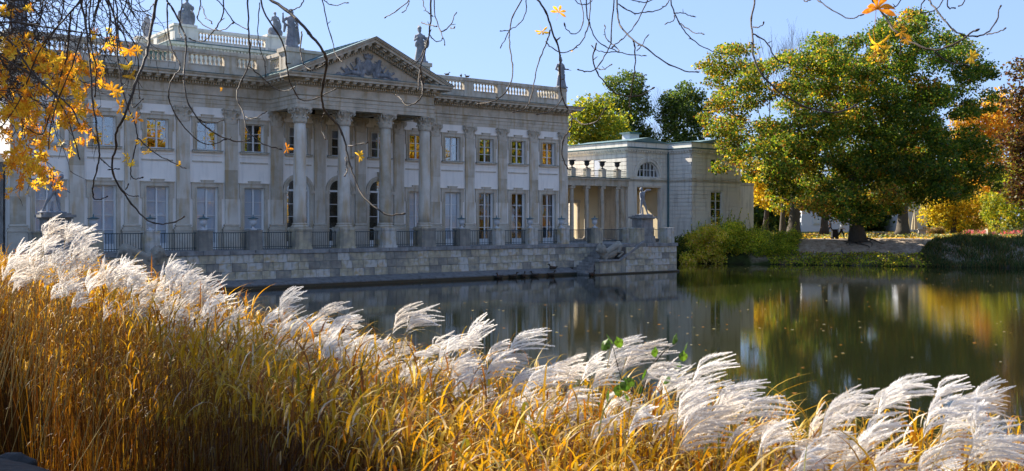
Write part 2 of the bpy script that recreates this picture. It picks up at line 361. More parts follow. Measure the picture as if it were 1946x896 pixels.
g = link('ground', colmesh('ground', np.stack([XX, YY, HH], -1).reshape(-1, 3), gf, gc.reshape(-1, 3), 'ground', True)); struct(g)
wmb = MB(); wmb.quad((-400, -60, 0), (400, -60, 0), (400, 160, 0), (-400, 160, 0)); struct(wmb.build('water', 'water'))
# worn dirt path at the lower left
pu, pv = np.meshgrid(np.linspace(-4.2, 4.2, 40), np.linspace(-5, 9.6, 60))
bx_ = np.interp(pv, [-5, 3, 5, 7, 8.8, 9.9], [0, -1.4, -2.0, -2.75, -4.1, -5.0]) ; PXv = bx_ - 2.2 + pu * .5
PZ = gh(PXv, pv) + .012 + .015 * np.sin(PXv * 5) * np.sin(pv * 4)
ii = np.arange(40 * 60).reshape(60, 40); pf = np.stack([ii[:-1, :-1], ii[:-1, 1:], ii[1:, 1:], ii[1:, :-1]], -1).reshape(-1, 4)
struct(link('dirt_path', colmesh('dirt_path', np.stack([PXv, pv, PZ], -1).reshape(-1, 3), pf, None, 'dirt', True)))

# ------------------------------------------------------------------ the palace
ZD = 2.35                                            # terrace deck
PIL = [16.6 + 3.2 * i for i in range(-1, 13)]        # pilaster centres; 4..7 (list index 5..8) carry the portico
S0, S1 = PIL[0] - .5, PIL[-1] + .5
pal = empty('palace', FOOT, PA)
tag(pal, 'large white two-storey palace with stone pilasters, four-columned portico and roof balustrade', 'palace')
win_c = [(PIL[i] + PIL[i + 1]) / 2 for i in range(13)]
ARCH = (5, 6, 7)
def wall_open(mb, x0, x1, z0, z1, y, ops, depth):
    X = sorted({x0, x1, *[o[0] for o in ops], *[o[1] for o in ops]}); Z = sorted({z0, z1, *[o[2] for o in ops], *[o[3] + ((o[1] - o[0]) / 2 if o[4] else 0) for o in ops]})
    for a, b in zip(X, X[1:]):
        for c, d in zip(Z, Z[1:]):
            mx, mz = (a + b) / 2, (c + d) / 2
            if any(o[0] < mx < o[1] and o[2] < mz < o[3] + ((o[1] - o[0]) / 2 if o[4] else 0) for o in ops): continue
            mb.quad((a, y, c), (b, y, c), (b, y, d), (a, y, d))
    for o in ops:
        a, b, c, d, ar = o; pts = [(a, c), (a, d)]
        if ar:
            r = (b - a) / 2; N = 12; arc = [(a + r - r * math.cos(math.pi * k / N), d + r * math.sin(math.pi * k / N)) for k in range(N + 1)]
            for p, q in zip(arc, arc[1:]): mb.quad((p[0], y, p[1]), (q[0], y, q[1]), (q[0], y, d + r), (p[0], y, d + r))
            pts = [(a, c)] + arc + [(b, c)]
        else: pts = [(a, c), (a, d), (b, d), (b, c)]
        for p, q in zip(pts, pts[1:] + pts[:1]): mb.quad((p[0], y, p[1]), (p[0], y + depth, p[1]), (q[0], y + depth, q[1]), (q[0], y, q[1]))
UW, UZ0, UZ1 = 1.36, 8.72, 10.58
LW, LZ1 = 1.40, 6.36
AW, AZ = 1.70, 6.25
ops = []
for i, c in enumerate(win_c):
    ops.append((c - UW / 2, c + UW / 2, UZ0, UZ1, False))
    ops.append((c - AW / 2, c + AW / 2, ZD, AZ, True) if i in ARCH else (c - LW / 2, c + LW / 2, ZD, LZ1, False))
mb = MB(); wall_open(mb, S0 + .1, S1 - .1, ZD - .5, 11.55, 0, ops, .32)
mb.quad((S1 - .1, 0, 1.8), (S1 - .1, 22, 1.8), (S1 - .1, 22, 11.6), (S1 - .1, 0, 11.6)); mb.quad((S0 + .1, 0, 1.8), (S0 + .1, 0, 11.6), (S0 + .1, 22, 11.6), (S0 + .1, 22, 1.8)); mb.quad((S0, 22, 1.8), (S0, 22, 13.6), (S1, 22, 13.6), (S1, 22, 1.8))
mb.build('wall', 'plaster', pal)
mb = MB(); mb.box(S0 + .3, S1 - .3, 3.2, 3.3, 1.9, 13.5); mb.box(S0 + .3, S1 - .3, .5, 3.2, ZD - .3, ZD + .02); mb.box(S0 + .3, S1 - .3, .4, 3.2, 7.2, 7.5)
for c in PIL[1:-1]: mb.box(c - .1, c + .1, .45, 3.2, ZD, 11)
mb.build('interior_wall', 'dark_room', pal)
mb = MB()                                            # shallow framed fields and string course of the wall
for i in range(13):
    a, b = PIL[i] + .62, PIL[i + 1] - .62; mb = MB()
    mb.box(a, b, -.05, .01, 7.96, 8.04); mb.build('string_course', 'stone', pal); mb = MB()
    mb.box(a, b, -.035, .01, 8.36, 8.42); mb.build('string_course', 'plaster', pal)

# windows: frame > panes, surround, sill, blind
def rect_window(kind):
    w, h = (UW, UZ1 - UZ0) if kind == 'upper' else (LW, LZ1 - ZD)
    rows = 3 if kind == 'upper' else 4
    zb = 0.0 if kind == 'upper' else .42
    m = MB(); t = .07
    m.box(-w / 2, -w / 2 + t, .03, .12, 0, h); m.box(w / 2 - t, w / 2, .03, .12, 0, h); m.box(-w / 2 + t, w / 2 - t, .03, .12, h - t, h); m.box(-w / 2 + t, w / 2 - t, .03, .12, 0, max(t, zb))
    m.box(-.055, .055, .02, .11, max(t, zb), h - t)
    hh = (h - t - max(t, zb)) / rows
    for r in range(1, rows):
        z = max(t, zb) + r * hh
        for s in (-1, 1): m.box(*sorted((s * .055, s * (w / 2 - t))), .045, .095, z - .02, z + .02)
    for s in (-1, 1):
        e = s * (w / 2 - t); m.box(*sorted((e, e - s * .035)), .04, .1, max(t, zb), h - t)
    for s in (-1, 1):                                # little black hinges
        for z in (.25 * h, .7 * h): m.box(s * (w / 2) - .02, s * (w / 2) + .02, 0, .03, z - .06, z + .06)
    fme = m.mesh('window_frame'); fme.materials.append(MATS['window_paint'])
    pw = w / 2 - t - .055 - .035
    pm = MB(); pm.box(-pw / 2, pw / 2, .068, .074, 0, hh - .04); pme = pm.mesh('pane'); pme.materials.append(MATS['glass' if kind == 'upper' else 'door_glass'])
    o = link('window', fme)
    for r in range(rows):
        for s in (-1, 1): link('pane', pme, None, o, (s * (.055 + pw / 2), 0, max(t, zb) + r * hh + .02))
    m = MB(); e = .24; pr = -.09                     # eared stone surround
    for s in (-1, 1):
        m.box(*sorted((s * w / 2, s * (w / 2 + e))), pr, .015, 0 if kind == 'upper' else 0, h)
        m.box(*sorted((s * w / 2 + s * .02, s * (w / 2 + e * .45))), pr - .04, pr + .005, 0, h)
        m.box(*sorted((s * (w / 2 + e), s * (w / 2 + e + .10))), pr - .002, .015, h - .75, h + e)
    m.box(-w / 2 - e, w / 2 + e, pr, .015, h, h + e)
    m.box(-w / 2 - e - .14, w / 2 + e + .14, pr - .05, .012, h + e, h + e + .06)
    m.box(-w / 4 - .05, w / 4 + .05, pr - .03, .012, h + e + .06, h + e + .16); m.box(-w / 4 - .09, w / 4 + .09, pr - .06, .01, h + e + .16, h + e + .21)
    m.build('surround', 'stone', o, loc=(0, -.12, 0))
    if kind == 'upper':
        m = MB(); m.box(-w / 2 - .32, w / 2 + .32, -.20, .02, -.13, -.03); m.build('sill', 'stone', o, loc=(0, -.12, 0))
        m = MB(); m.box(-w / 2 - .34, w / 2 + .34, -.22, .03, -.03, .0); m.build('sill_flashing', 'copper', o, loc=(0, -.12, 0))
    return o, w, h
def add_cover(o, kind, w, h, which):
    """blind or curtains hanging behind the glass"""
    if which == 'blind':
        m = MB(); m.box(-w / 2 + .05, w / 2 - .05, .13, .14, 0, h - .04); return m.build('blind', 'blind', o)
    if which == 'curtain':
        for s in (-1, 1):
            m = MB(); pts = [(s * (w / 2 - .05 - .03 * k), .3 + (.03 if k % 2 else 0)) for k in range(9)]
            for p, q in zip(pts, pts[1:]): m.quad((p[0], p[1], 0), (q[0], q[1], 0), (q[0], q[1], h - .05), (p[0], p[1], h - .05))
            m.build('curtain', 'curtain', o)
    if which == 'half':
        m = MB(); m.box(-w / 2 + .05, w / 2 - .05, .26, .28, h - .62, h - .04); m.build('blind', 'window_paint', o)
up0, uw, uh = rect_window('upper'); lo0, lw, lh = rect_window('lower')
for i, c in enumerate(win_c):
    o = up0 if i == 0 else dup(up0); o.parent = pal; o.location = (c, .12, UZ0)
    UPW = o; o['_c'] = 0
    del o['_c']
lows = {}
for i, c in enumerate(win_c):
    if i in ARCH: continue
    o = lo0 if i == 0 else dup(lo0); o.parent = pal; o.location = (c, .12, ZD); lows[i] = o
ups = [o for o in pal.children if o.name.startswith('window') and abs(o.location.z - UZ0) < .1]
for i, o in enumerate(sorted(ups, key=lambda q: q.location.x)):
    add_cover(o, 'upper', uw, uh, {5: 'half', 6: 'half', 7: 'half', 9: 'curtain', 10: 'curtain', 12: 'curtain', 1: None}.get(i))
for i, o in lows.items():
    add_cover(o, 'lower', lw, lh, 'curtain' if i in (10, 12) else 'blind')
# pale sculpture standing inside one of the french doors
def arch_window():
    w = AW; t = .08; h = AZ - ZD; r = w / 2; m = MB()
    for s in (-1, 1): m.box(*sorted((s * r, s * (r - t))), .03, .12, 0, h)
    m.box(-r, r, .02, .13, h - .06, h + .08); m.box(-.055, .055, .02, .11, .4, h - .06); m.box(-r + t, r - t, .03, .12, 0, .42)
    hh = (h - .06 - .42) / 4
    for k in range(1, 4): m.box(-r + t, r - t, .045, .095, .42 + k * hh - .02, .42 + k * hh + .02)
    N = 12
    for k in range(N):
        a0, a1 = math.pi * k / N, math.pi * (k + 1) / N
        q = [(-math.cos(a) * rr, h + .0 + math.sin(a) * rr) for a, rr in ((a0, r), (a1, r), (a1, r - t), (a0, r - t))]; m.prism(q, .03, .12)
    o = m.build('arched_window', 'window_paint', pal)
    pw = r - t - .055; pm = MB(); pm.box(-pw / 2, pw / 2, .068, .074, 0, hh - .04); pme = pm.mesh('pane'); pme.materials.append(MATS['glass'])
    for k in range(4):
        for s in (-1, 1): link('pane', pme, None, o, (s * (.055 + pw / 2), 0, .42 + k * hh + .02))
    m = MB(); pts = [(-math.cos(math.pi * k / N) * (r - t), h + .08 + math.sin(math.pi * k / N) * (r - t - .08)) for k in range(N + 1)]; m.prism(pts, .068, .074); m.build('fanlight_pane', 'glass', o)
    m = MB(); e = .26
    for k in range(N):
        a0, a1 = math.pi * k / N, math.pi * (k + 1) / N
        for r0, r1, p in ((r, r + e, -.09), (r + e * .55, r + e + .03, -.14)):
            q = [(-math.cos(a) * rr, h + math.sin(a) * rr) for a, rr in ((a0, r1), (a1, r1), (a1, r0), (a0, r0))]; m.prism(q, p, .015)
    for s in (-1, 1):
        m.box(*sorted((s * r, s * (r + e))), -.07, .015, 0, h - .2); m.box(*sorted((s * (r - .01), s * (r + e + .06))), -.15, .012, h - .2, h)
    m.box(-.16, .16, -.24, .01, h + r - .02, h + r + .5); m.box(-.2, .2, -.28, .012, h + r + .5, h + r + .58)
    m.build('surround', 'stone', o, loc=(0, -.12, 0))
    return o
a0 = arch_window()
for k, i in enumerate(ARCH):
    o = a0 if k == 0 else dup(a0); o.location = (win_c[i], .12, ZD)

# Corinthian capital, base; pilasters and columns
def capital_mesh(r=.42, h=1.0):
    m = MB(); m.lathe([(r, 0), (r * 1.06, .03), (r * .98, .06), (r * .98, h * .55), (r * 1.25, h * .86)], 0, 0, 16)
    def leaf(ang, z0, z1, r0, r1, wd):
        u = Vector((math.cos(ang), math.sin(ang), 0)); v = Vector((-u.y, u.x, 0))
        prof = [(r0, z0, 1), (r0 * 1.03 + .02, z0 + (z1 - z0) * .55, 1.1), (r0 + (r1 - r0) * .6, z1 - .04, .95), (r1, z1, .7), (r1 + .04, z1 - .07, .45), (r1 + .01, z1 - .12, .2)]
        pts = []
        for rr, z, w_ in prof: pts.append([u * rr + v * (wd * w_ * k) + Vector((0, 0, z)) + u * (-.03 if abs(k) > .9 else .03) for k in (-1, -.5, 0, .5, 1)])
        for a, b in zip(pts, pts[1:]):
            for k in range(4): m.quad(a[k], a[k + 1], b[k + 1], b[k])
    for k in range(8): leaf(2 * math.pi * k / 8, .06, h * .42, r * 1.0, r * 1.32, r * .30)
    for k in range(8): leaf(2 * math.pi * (k + .5) / 8, .1, h * .70, r * 1.02, r * 1.42, r * .27)
    for k in range(4):
        a = math.pi / 4 + k * math.pi / 2; u = Vector((math.cos(a), math.sin(a), 0)); v = Vector((-u.y, u.x, 0))
        for s in (-1, 1):
            c = u * r * 1.55 + v * s * .07 + Vector((0, 0, h * .78)); pts = []; rd = []
            for j in range(10):
                th = -1.2 + j * .95; q = .14 * (1 - j / 11); pts.append(c + u * (math.cos(th) * q) + Vector((0, 0, math.sin(th) * q)) + v * s * .004 * j); rd.append(.035)
            m.tube(pts, rd, 5)
            m.tube([u * r * .95 + v * s * .1 + Vector((0, 0, h * .5)), u * r * 1.25 + v * s * .08 + Vector((0, 0, h * .74)), u * r * 1.5 + v * s * .07 + Vector((0, 0, h * .9))], [.03, .035, .04], 5)
    for k in range(4):
        a = k * math.pi / 2; u = Vector((math.cos(a), math.sin(a), 0)); m.tube([u * r * 1.3 + Vector((0, 0, h * .86)), u * r * 1.45 + Vector((0, 0, h * .95))], [.08, .09], 6)
    A = r * 1.42; pts = []
    for k in range(4):
        a = k * math.pi / 2
        for x, y in ((A, -A * .92), (A * .84, -A * .45), (A * .80, 0), (A * .84, A * .45), (A, A * .92), (A * .92, A)):
            pts.append((x * math.cos(a) - y * math.sin(a), x * math.sin(a) + y * math.cos(a)))
    n = len(pts); i = len(m.v); m.v += [(x, y, h * .88) for x, y in pts] + [(x * 1.04, y * 1.04, h) for x, y in pts]
    m.f.append(tuple(i + k for k in reversed(range(n)))); m.f.append(tuple(i + n + k for k in range(n)))
    for k in range(n): m.f.append((i + k, i + (k + 1) % n, i + n + (k + 1) % n, i + n + k))
    return m.mesh('capital')
cap_me = capital_mesh(); cap_me.materials.append(MATS['stone'])
ZP = 3.66                                            # top of the plinths
def pilaster():
    w = .42; m = MB(); m.box(-w + .01, w - .01, -.13, .01, ZP + .32, 10.53); o = m.build('pilaster', 'pilaster_stone', pal)
    for a, b in zip([ZP + .321, 5.6, 7.5, 9.1], [5.6, 7.5, 9.1, 10.5]): m = MB(); m.box(-w, w, -.14, .0, a, b - .008); m.build('stone', 'pilaster_stone', o)
    m = MB(); m.box(-w - .16, w + .16, -.26, .01, ZD - .4, ZP); m.box(-w - .2, w + .2, -.31, .012, ZP - .1, ZP + .003); m.build('plinth', 'stone', o)
    m = MB(); prof = [(.13, ZP), (.14, ZP + .1), (.05, ZP + .13), (.04, ZP + .19), (.09, ZP + .2), (.09, ZP + .27), (.0, ZP + .32)]
    m.sweep([(-w, .02), (-w, -.14), (w, -.14), (w, .02)], prof); m.build('base', 'stone', o)
    c = link('capital', cap_me, None, o, (0, .0, 10.5)); c.scale = (1, .42, 1.0)
    return o
p0 = pilaster()
for i, c in enumerate(PIL):
    o = p0 if i == 0 else dup(p0); o.location = (c, 0, 0)
def column():
    y = -3.5; m = MB(); pr = []
    for k in range(11): t = k / 10; pr.append((.43 - .06 * t ** 1.7, ZP + .38 + (10.52 - ZP - .38) * t))
    m.lathe(pr, 0, 0, 32); o = m.build('column', 'pilaster_stone', pal, True)
    m = MB(); m.box(-.58, .58, -.58, .58, ZP, ZP + .1); m.lathe([(.56, ZP + .1), (.59, ZP + .15), (.56, ZP + .21), (.49, ZP + .23), (.48, ZP + .28), (.52, ZP + .3), (.52, ZP + .34), (.43, ZP + .38)], 0, 0, 32); m.build('base', 'stone', o)
    m = MB(); m.box(-.56, .56, -.56, .56, ZD, ZP - .12); m.box(-.6, .6, -.6, .6, ZP - .12, ZP); m.box(-.6, .6, -.6, .6, ZD - .002, ZD + .15); m.build('pedestal', 'block', o)
    link('capital', cap_me, None, o, (0, 0, 10.5)); return o
c0 = column()
for k in range(4):
    o = c0 if k == 0 else dup(c0); o.location = (PIL[5 + k], -3.5, 0)

# entablature, cornice, roof
PL, PR = 28.95, 39.45; PF = -3.95
path = [(S0, 21), (S0, 0), (PL, 0), (PL, PF), (PR, PF), (PR, 0), (S1, 0), (S1, 21)]
mb = MB(); mb.sweep(path, [(-.5, 11.5), (.02, 11.5), (.02, 11.74), (.05, 11.75), (.05, 12.02), (.09, 12.03), (.09, 12.24), (.16, 12.3), (.03, 12.34), (.03, 12.86), (.1, 12.9), (.12, 12.92), (-.2, 12.93)])
mb.build('entablature', 'stone', pal)
mb = MB(); mb.box(PL + .01, PR - .01, PF + .4, -.05, 11.9, 12.3)                 # coffered soffit of the portico
for c in PIL[5:9]: mb.box(c - .35, c + .35, PF + .5, -.01, 11.52, 11.9)
mb.box(PL, PR, PF + .45, PF + .9, 11.5, 11.9); mb.build('portico_soffit', 'stone', pal)
mb = MB(); mb.sweep(path, [(.1, 12.93), (.14, 13.12), (.32, 13.14), (.32, 13.3), (.85, 13.31), (.9, 13.32), (.9, 13.46), (.96, 13.47), (1.02, 13.56), (1.02, 13.6), (-.4, 13.66)])
mb.build('cornice', 'stone', pal)
mb = MB(); mb.sweep([(S0, 21), (S0, 0), (PL, 0)], [(1.04, 13.58), (1.05, 13.62), (-.02, 13.74)]); mb.sweep([(PR, 0), (S1, 0), (S1, 21)], [(1.04, 13.58), (1.05, 13.62), (-.02, 13.74)])
mb.build('gutter', 'copper', pal)
def along(path, step, margin=.0):
    out = []
    for a, b in zip(path, path[1:]):
        a = Vector(a); b = Vector(b); L = (b - a).length - 2 * margin; d = (b - a).normalized(); n = max(1, int(L / step))
        for k in range(n): out.append((a + d * (margin + (k + .5) * L / n), d))
    return out
fp = path[1:7]
mb = MB()
for p, d in along([(S0, 14), (S0, 0), (PL, 0), (PL, PF), (PR, PF), (PR, 0), (S1, 0)], .17):
    nr = Vector((d.y, -d.x)); M = Matrix(((d.x, nr.x, 0, p.x), (d.y, nr.y, 0, p.y), (0, 0, 1, 0), (0, 0, 0, 1))); mb.box(-.05, .05, .1, .27, 12.96, 13.12, M)
stuff(mb.build('dentil_course', 'stone', pal))
mm = MB(); mm.box(-.13, .13, -.78, -.3, -.13, -.002); mm.box(-.13, .13, -.62, -.28, -.2, -.13); mm.box(-.15, .15, -.82, -.28, -.04, -.001); mod_me = mm.mesh('modillion'); mod_me.materials.append(MATS['stone'])
for p, d in along([(S0, 0), (PL, 0), (PL, PF), (PR, PF), (PR, 0), (S1, 0)], .56, .1):
    link('modillion', mod_me, None, pal, (p.x, p.y, 13.31), math.atan2(d.y, d.x))
# flat roof
mb = MB(); mb.box(S0 - .2, S1 + .2, -.2, 22.1, 13.60, 13.72); mb.build('roof', 'copper_roof', pal)
# pediment
AX, AZP = (PL + PR) / 2, 16.42; EL, ERr = PL - 1.05, PR + 1.05; slope = (AZP - 13.62) / (AX - EL)
def rake(side, lo, hi, y0, y1, e0=0.0, e1=0.0):
    """band parallel to the pitch, lo..hi below the top line, from the eave in by e0 to the apex"""
    a = EL + e0; za = 13.62 + slope * e0; pts = [(a, za - hi), (AX, AZP - hi), (AX, AZP - lo), (a, za - lo)]
    if side > 0: pts = [(2 * AX - x, z) for x, z in reversed(pts)]
    return pts, y0, y1
mb = MB()
for sd in (-1, 1):
    for lo, hi, pj, e in ((0, .07, 1.06, 0), (.07, .15, 1.0, 0.02), (.15, .34, .9, .05), (.34, .50, .32, .9), (.50, .70, .12, 1.05)):
        q = rake(sd, lo, hi, PF - pj, PF + .3, e); mb.prism(q[0], q[1], q[2])
mb.build('raking_cornice', 'stone', pal)
mb = MB()
for sd in (-1, 1): q = rake(sd, -.035, 0.0, PF - 1.1, PF + .1); mb.prism(*q)
mb.build('rake_flashing', 'copper', pal)
mb = MB(); L = AX - EL; n = int(L / .17)
for sd in (-1, 1):
    for k in range(6, n):
        x = EL + (k + .5) * L / n; z = 13.62 + slope * (x - EL) - .62
        if sd > 0: x = 2 * AX - x
        mb.box(x - .05, x + .05, PF - .27, PF - .1, z - .09, z + .09)
stuff(mb.build('rake_dentil_course', 'stone', pal))
for sd in (-1, 1):
    for k in range(2, 12):
        x = EL + (k + .35) * L / 12; z = 13.62 + slope * (x - EL) - .34
        o = link('modillion', mod_me, None, pal, (x if sd < 0 else 2 * AX - x, PF, z)); o.rotation_euler = (0, -math.atan(slope) * (1 if sd < 0 else -1), 0)
mb = MB(); mb.prism([(PL, 13.62), (PR, 13.62), (AX, 13.62 + slope * (AX - PL) )], PF + .05, PF + .2); mb.build('tympanum', 'stone', pal)
mb = MB(); mb.box(PL - 1.0, PR + 1.0, PF - 1.04, PF + .1, 13.602, 13.64); mb.build('ledge_flashing', 'copper', pal)
mb = MB()
for sd in (-1, 1):
    x0 = EL if sd < 0 else 2 * AX - EL
    mb.prism([(x0, 13.60), (AX, AZP - .04), (AX, AZP + .0), (x0, 13.64)], PF - .3, 4.0)
mb.build('portico_roof', 'copper_roof', pal)
mb = MB()
for sd in (-1, 1):
    for k in range(14):
        y = PF - .2 + k * .55; x0 = EL if sd < 0 else 2 * AX - EL
        mb.prism([(x0, 13.64), (AX, AZP + .0), (AX, AZP + .05), (x0, 13.69)], y, y + .03)
mb.build('roof_seam', 'copper', pal)
# relief: crowned shield between two reclining figures, drums and banners
rel = [('e', (0, 0, 1.0), (.42, .2, .62)), ('e', (0, -.06, 1.0), (.3, .22, .48)), ('e', (0, 0, 1.72), (.34, .18, .16)), ('e', (0, 0, 1.9), (.24, .15, .12)), ('c', (0, 0, 1.95), (0, 0, 2.12), .06, .04)]
for k in range(5): rel.append(('c', (-.28 + .14 * k, -.05, 1.75), (-.34 + .17 * k, -.05, 1.98), .04, .05))
for s in (-1, 1):
    rel += [('c', (s * .55, 0, .5), (s * .75, -.06, 1.25), .17, .2), ('e', (s * .85, -.08, 1.5), (.14, .16, .17)), ('c', (s * .75, -.1, 1.2), (s * 1.1, -.1, .75), .09, .07), ('c', (s * 1.1, -.1, .75), (s * 1.35, -.05, 1.15), .06, .05),
            ('c', (s * .7, -.05, .45), (s * 1.35, -.12, .5), .17, .13), ('c', (s * 1.35, -.12, .5), (s * 2.0, -.05, .22), .12, .08), ('c', (s * .6, 0, .3), (s * 2.1, 0, .15), .12, .07), ('c', (s * 1.0, 0, .2), (s * 1.6, 0, .95), .07, .05),
            ('c', (s * .5, 0, 1.5), (s * 1.2, 0, 1.6 - .35), .035, .03), ('c', (s * 1.5, 0, .3), (s * 2.0, 0, .75), .05, .09), ('e', (s * 2.2, 0, .28), (.2, .12, .16)), ('c', (s * 2.3, 0, .2), (s * 2.9, 0, .12), .1, .04), ('c', (s * .45, -.05, .2), (s * .3, -.05, .8), .1, .06),
            ('e', (s * 1.65, -.02, .62), (.13, .1, .2)), ('c', (s * .45, 0, 1.3), (s * .62, -.02, .4), .07, .12), ('c', (s * .9, -.1, 1.0), (s * .8, -.12, .5), .09, .1)]
rel = [(q[0],) + tuple((tuple(c * (.88 if i == 2 else 1) for i, c in enumerate(a)) if isinstance(a, tuple) else a) for a in q[1:]) for q in rel]
link('relief', blob(rel, .035, 1), 'statue_stone', pal, (AX, PF + .02, 13.62))

# roof balustrade
bal = MB(); bal.lathe([(.075, 0), (.075, .05), (.05, .07), (.095, .2), (.1, .27), (.05, .45), (.045, .5), (.07, .52), (.07, .58), (.075, .6)], 0, 0, 10); bal_me = bal.mesh('baluster', True); bal_me.materials.append(MATS['stone'])
def balustrade(parent, path, z, dies, hb=.65, scale=1., mat='stone', open_=True):
    """path of plan points; dies = distance list along each segment (a die stands at each), balusters fill between"""
    b = MB(); r = MB(); dd = MB()
    for (a, c), ds in zip(zip(path, path[1:]), dies):
        a = Vector(a); c = Vector(c); L = (c - a).length; d = (c - a).normalized(); rz = math.atan2(d.y, d.x); nr = Vector((d.y, -d.x))
        M = Matrix(((d.x, nr.x, 0, a.x), (d.y, nr.y, 0, a.y), (0, 0, 1, 0), (0, 0, 0, 1)))
        b.box(0, L, -.16, .16, z, z + hb - .06, M); b.box(0, L, -.2, .2, z + hb - .06, z + hb, M)
        t0 = z + hb + .6 * scale; r.box(0, L, -.17, .17, t0, t0 + .1, M); r.box(-.04, L + .04, -.22, .22, t0 + .1, t0 + .3, M); r.box(0, L, -.16, .16, t0 + .3, t0 + .36, M)
        for t in ds: dd = MB(); dd.box(t - .42, t + .42, -.21, .21, z + .001, t0 + .1, M); dd.box(t - .46, t + .46, -.25, .25, z + .002, z + .3, M); dd.box(t - .46, t + .46, -.26, .26, t0 + .102, t0 + .302, M); dd.build('balustrade_die', mat, parent)
        if open_:
            for t, u in zip(ds, ds[1:]):
                n = max(1, int((u - t - .84) / .27)); 
                for k in range(n):
                    q = a + d * (t + .42 + (k + .5) * (u - t - .84) / n); o = link('baluster', bal_me, None, parent, (q.x, q.y, z + hb)); o.scale = (1, 1, scale)
    b.build('balustrade_base', mat, parent); r.build('balustrade_rail', mat, parent)
BY = .25
balustrade(pal, [(S0 + .1, 18), (S0 + .1, BY), (PL - .05, BY), (PL - .05, -2.6)], 13.62, [[0.5, 4, 8, 12, 17.3], [p - S0 - .1 for p in PIL[:5]] + [PL - S0 - .6], [.45, 2.75]])
balustrade(pal, [(PR + .05, -2.6), (PR + .05, BY), (S1 - .1, BY), (S1 - .1, 18)], 13.62, [[.1, 2.4], [.5] + [p - PR - .05 for p in PIL[9:13]] + [S1 - PR - .6], [.4, 4, 8, 12, 17.3]])
mb = MB()
for x0, x1 in ((PL - .3, PL + 3.2), (PR - 3.2, PR + .3)): mb = MB(); mb.box(x0, x1, -2.75, -2.3, 13.62, 15.2); mb.box(x0 - .06, x1 + .06, -2.85, -2.2, 15.2, 15.4); mb.build('attic_parapet', 'stone', pal); mb = MB()
for x in (PL + .25, PR - .25): mb = MB(); mb.box(x - .55, x + .55, -3.1, -2.0, 13.62, 15.15); mb.box(x - .66, x + .66, -3.2, -1.9, 15.15, 15.42); mb.build('attic_pedestal', 'stone', pal)
# belvedere on the roof
B0, B1, BN0, BN1 = 29.2, 39.2, 18.9, 31.5
bv = MB(); bv.box(B0 + .15, B1 - .15, BN0 + .15, BN1 - .15, 13.3, 18.7)
bp = [(B0 + .15, BN1 - .15), (B0 + .15, BN0 + .15), (B1 - .15, BN0 + .15), (B1 - .15, BN1 - .15)]
bo = bv.build('belvedere', 'ochre_plaster' if False else 'pavilion_plaster', pal)
mb = MB(); mb.sweep(bp, [(.02, 18.1), (.1, 18.15), (.1, 18.45), (.2, 18.5), (.2, 18.62), (.55, 18.66), (.6, 18.86), (.0, 18.9)], True); mb.box(B0, B1, BN0, BN1, 18.6, 18.87); mb.build('belvedere_cornice', 'pavilion_plaster', pal)
mb = MB(); mb.sweep(bp, [(.62, 18.84), (.63, 18.92), (.1, 19.0)], True); mb.build('belvedere_gutter', 'copper', pal)
mb = MB()
for p, d in along(bp[:3], .3):
    nr = Vector((d.y, -d.x)); M = Matrix(((d.x, nr.x, 0, p.x), (d.y, nr.y, 0, p.y), (0, 0, 1, 0), (0, 0, 0, 1))); mb.box(-.09, .09, .19, .34, 18.47, 18.62, M)
stuff(mb.build('belvedere_dentils', 'pavilion_plaster', pal))
balustrade(pal, [(B0 + .2, BN1), (B0 + .2, BN0 + .2), (B1 - .2, BN0 + .2)], 18.9, [[.4, 4, 8, 12.0], [.4, 1.4, 8.2, 9.2]], .35, 1.0, 'pavilion_plaster')
mb = MB()
for x, y in ((B0 + .9, BN0 + .45), (B1 - .9, BN0 + .45), (B0 + .45, 27.0)): mb = MB(); mb.box(x - .9, x + .9, y - .5, y + .5, 18.9, 20.2); mb.box(x - 1, x + 1, y - .6, y + .6, 20.2, 20.4); mb.build('belvedere_pedestal', 'pavilion_plaster', pal)
mb = MB()
for y in (-.25, .25): mb.tube([(B0 + 5.9 + y, BN0 - .1, 18.9), (B0 + 5.9 + y, BN0 - .9, 13.7)], .03, 5)
for k in range(16): mb.tube([(B0 + 5.65, BN0 - .1 - .8 * k / 16, 18.8 - k * .32), (B0 + 6.15, BN0 - .1 - .8 * k / 16, 18.8 - k * .32)], .02, 4)
mb.build('roof_ladder', 'iron', pal)
mb = MB(); mb.box(21.9, 23.3, 4, 5.2, 13.7, 15.4); mb.box(21.7, 23.5, 3.8, 5.4, 15.4, 15.5); mb.build('roof_vent', 'copper', pal)

# ------------------------------------------------------------------ terrace with wall stones, posts and railings
ter = empty('terrace', FOOT, PA); tag(ter, 'long stone terrace along the foot of the palace with iron railings, rising from the pond', 'terrace')
TW = -4.1; TS0, TS1 = 11.0, 52.2; BS1 = 61.8; BF = -6.4
mb = MB()
mb.box(TS0, BS1, TW + .35, 3.0, ZD - .25, ZD - .004)
mb.box(55.4, BS1, BF + .1, TW + .36, ZD - .25, ZD - .004); mb.box(55.75, 61.7, 3.002, 26, ZD - .25, ZD - .004); mb.box(61.702, 83.5, 7.7, 26, ZD - .25, ZD - .004); mb.build('deck', 'stone_grey', ter)
mb = MB()
mb.box(TS0, 55.3, TW + .05, TW + .6, -1, ZD - .26); mb.box(55.3, BS1 - .04, BF + .05, BF + .6, -1, ZD - .26); mb.box(BS1 - .6, BS1 - .05, BF + .05, 3, -1, ZD - .26)
mb.box(TS0 + .04, TS0 + .6, TW + .05, 3, -1, ZD - .26)
mb.build('wall_core', 'mortar', ter)
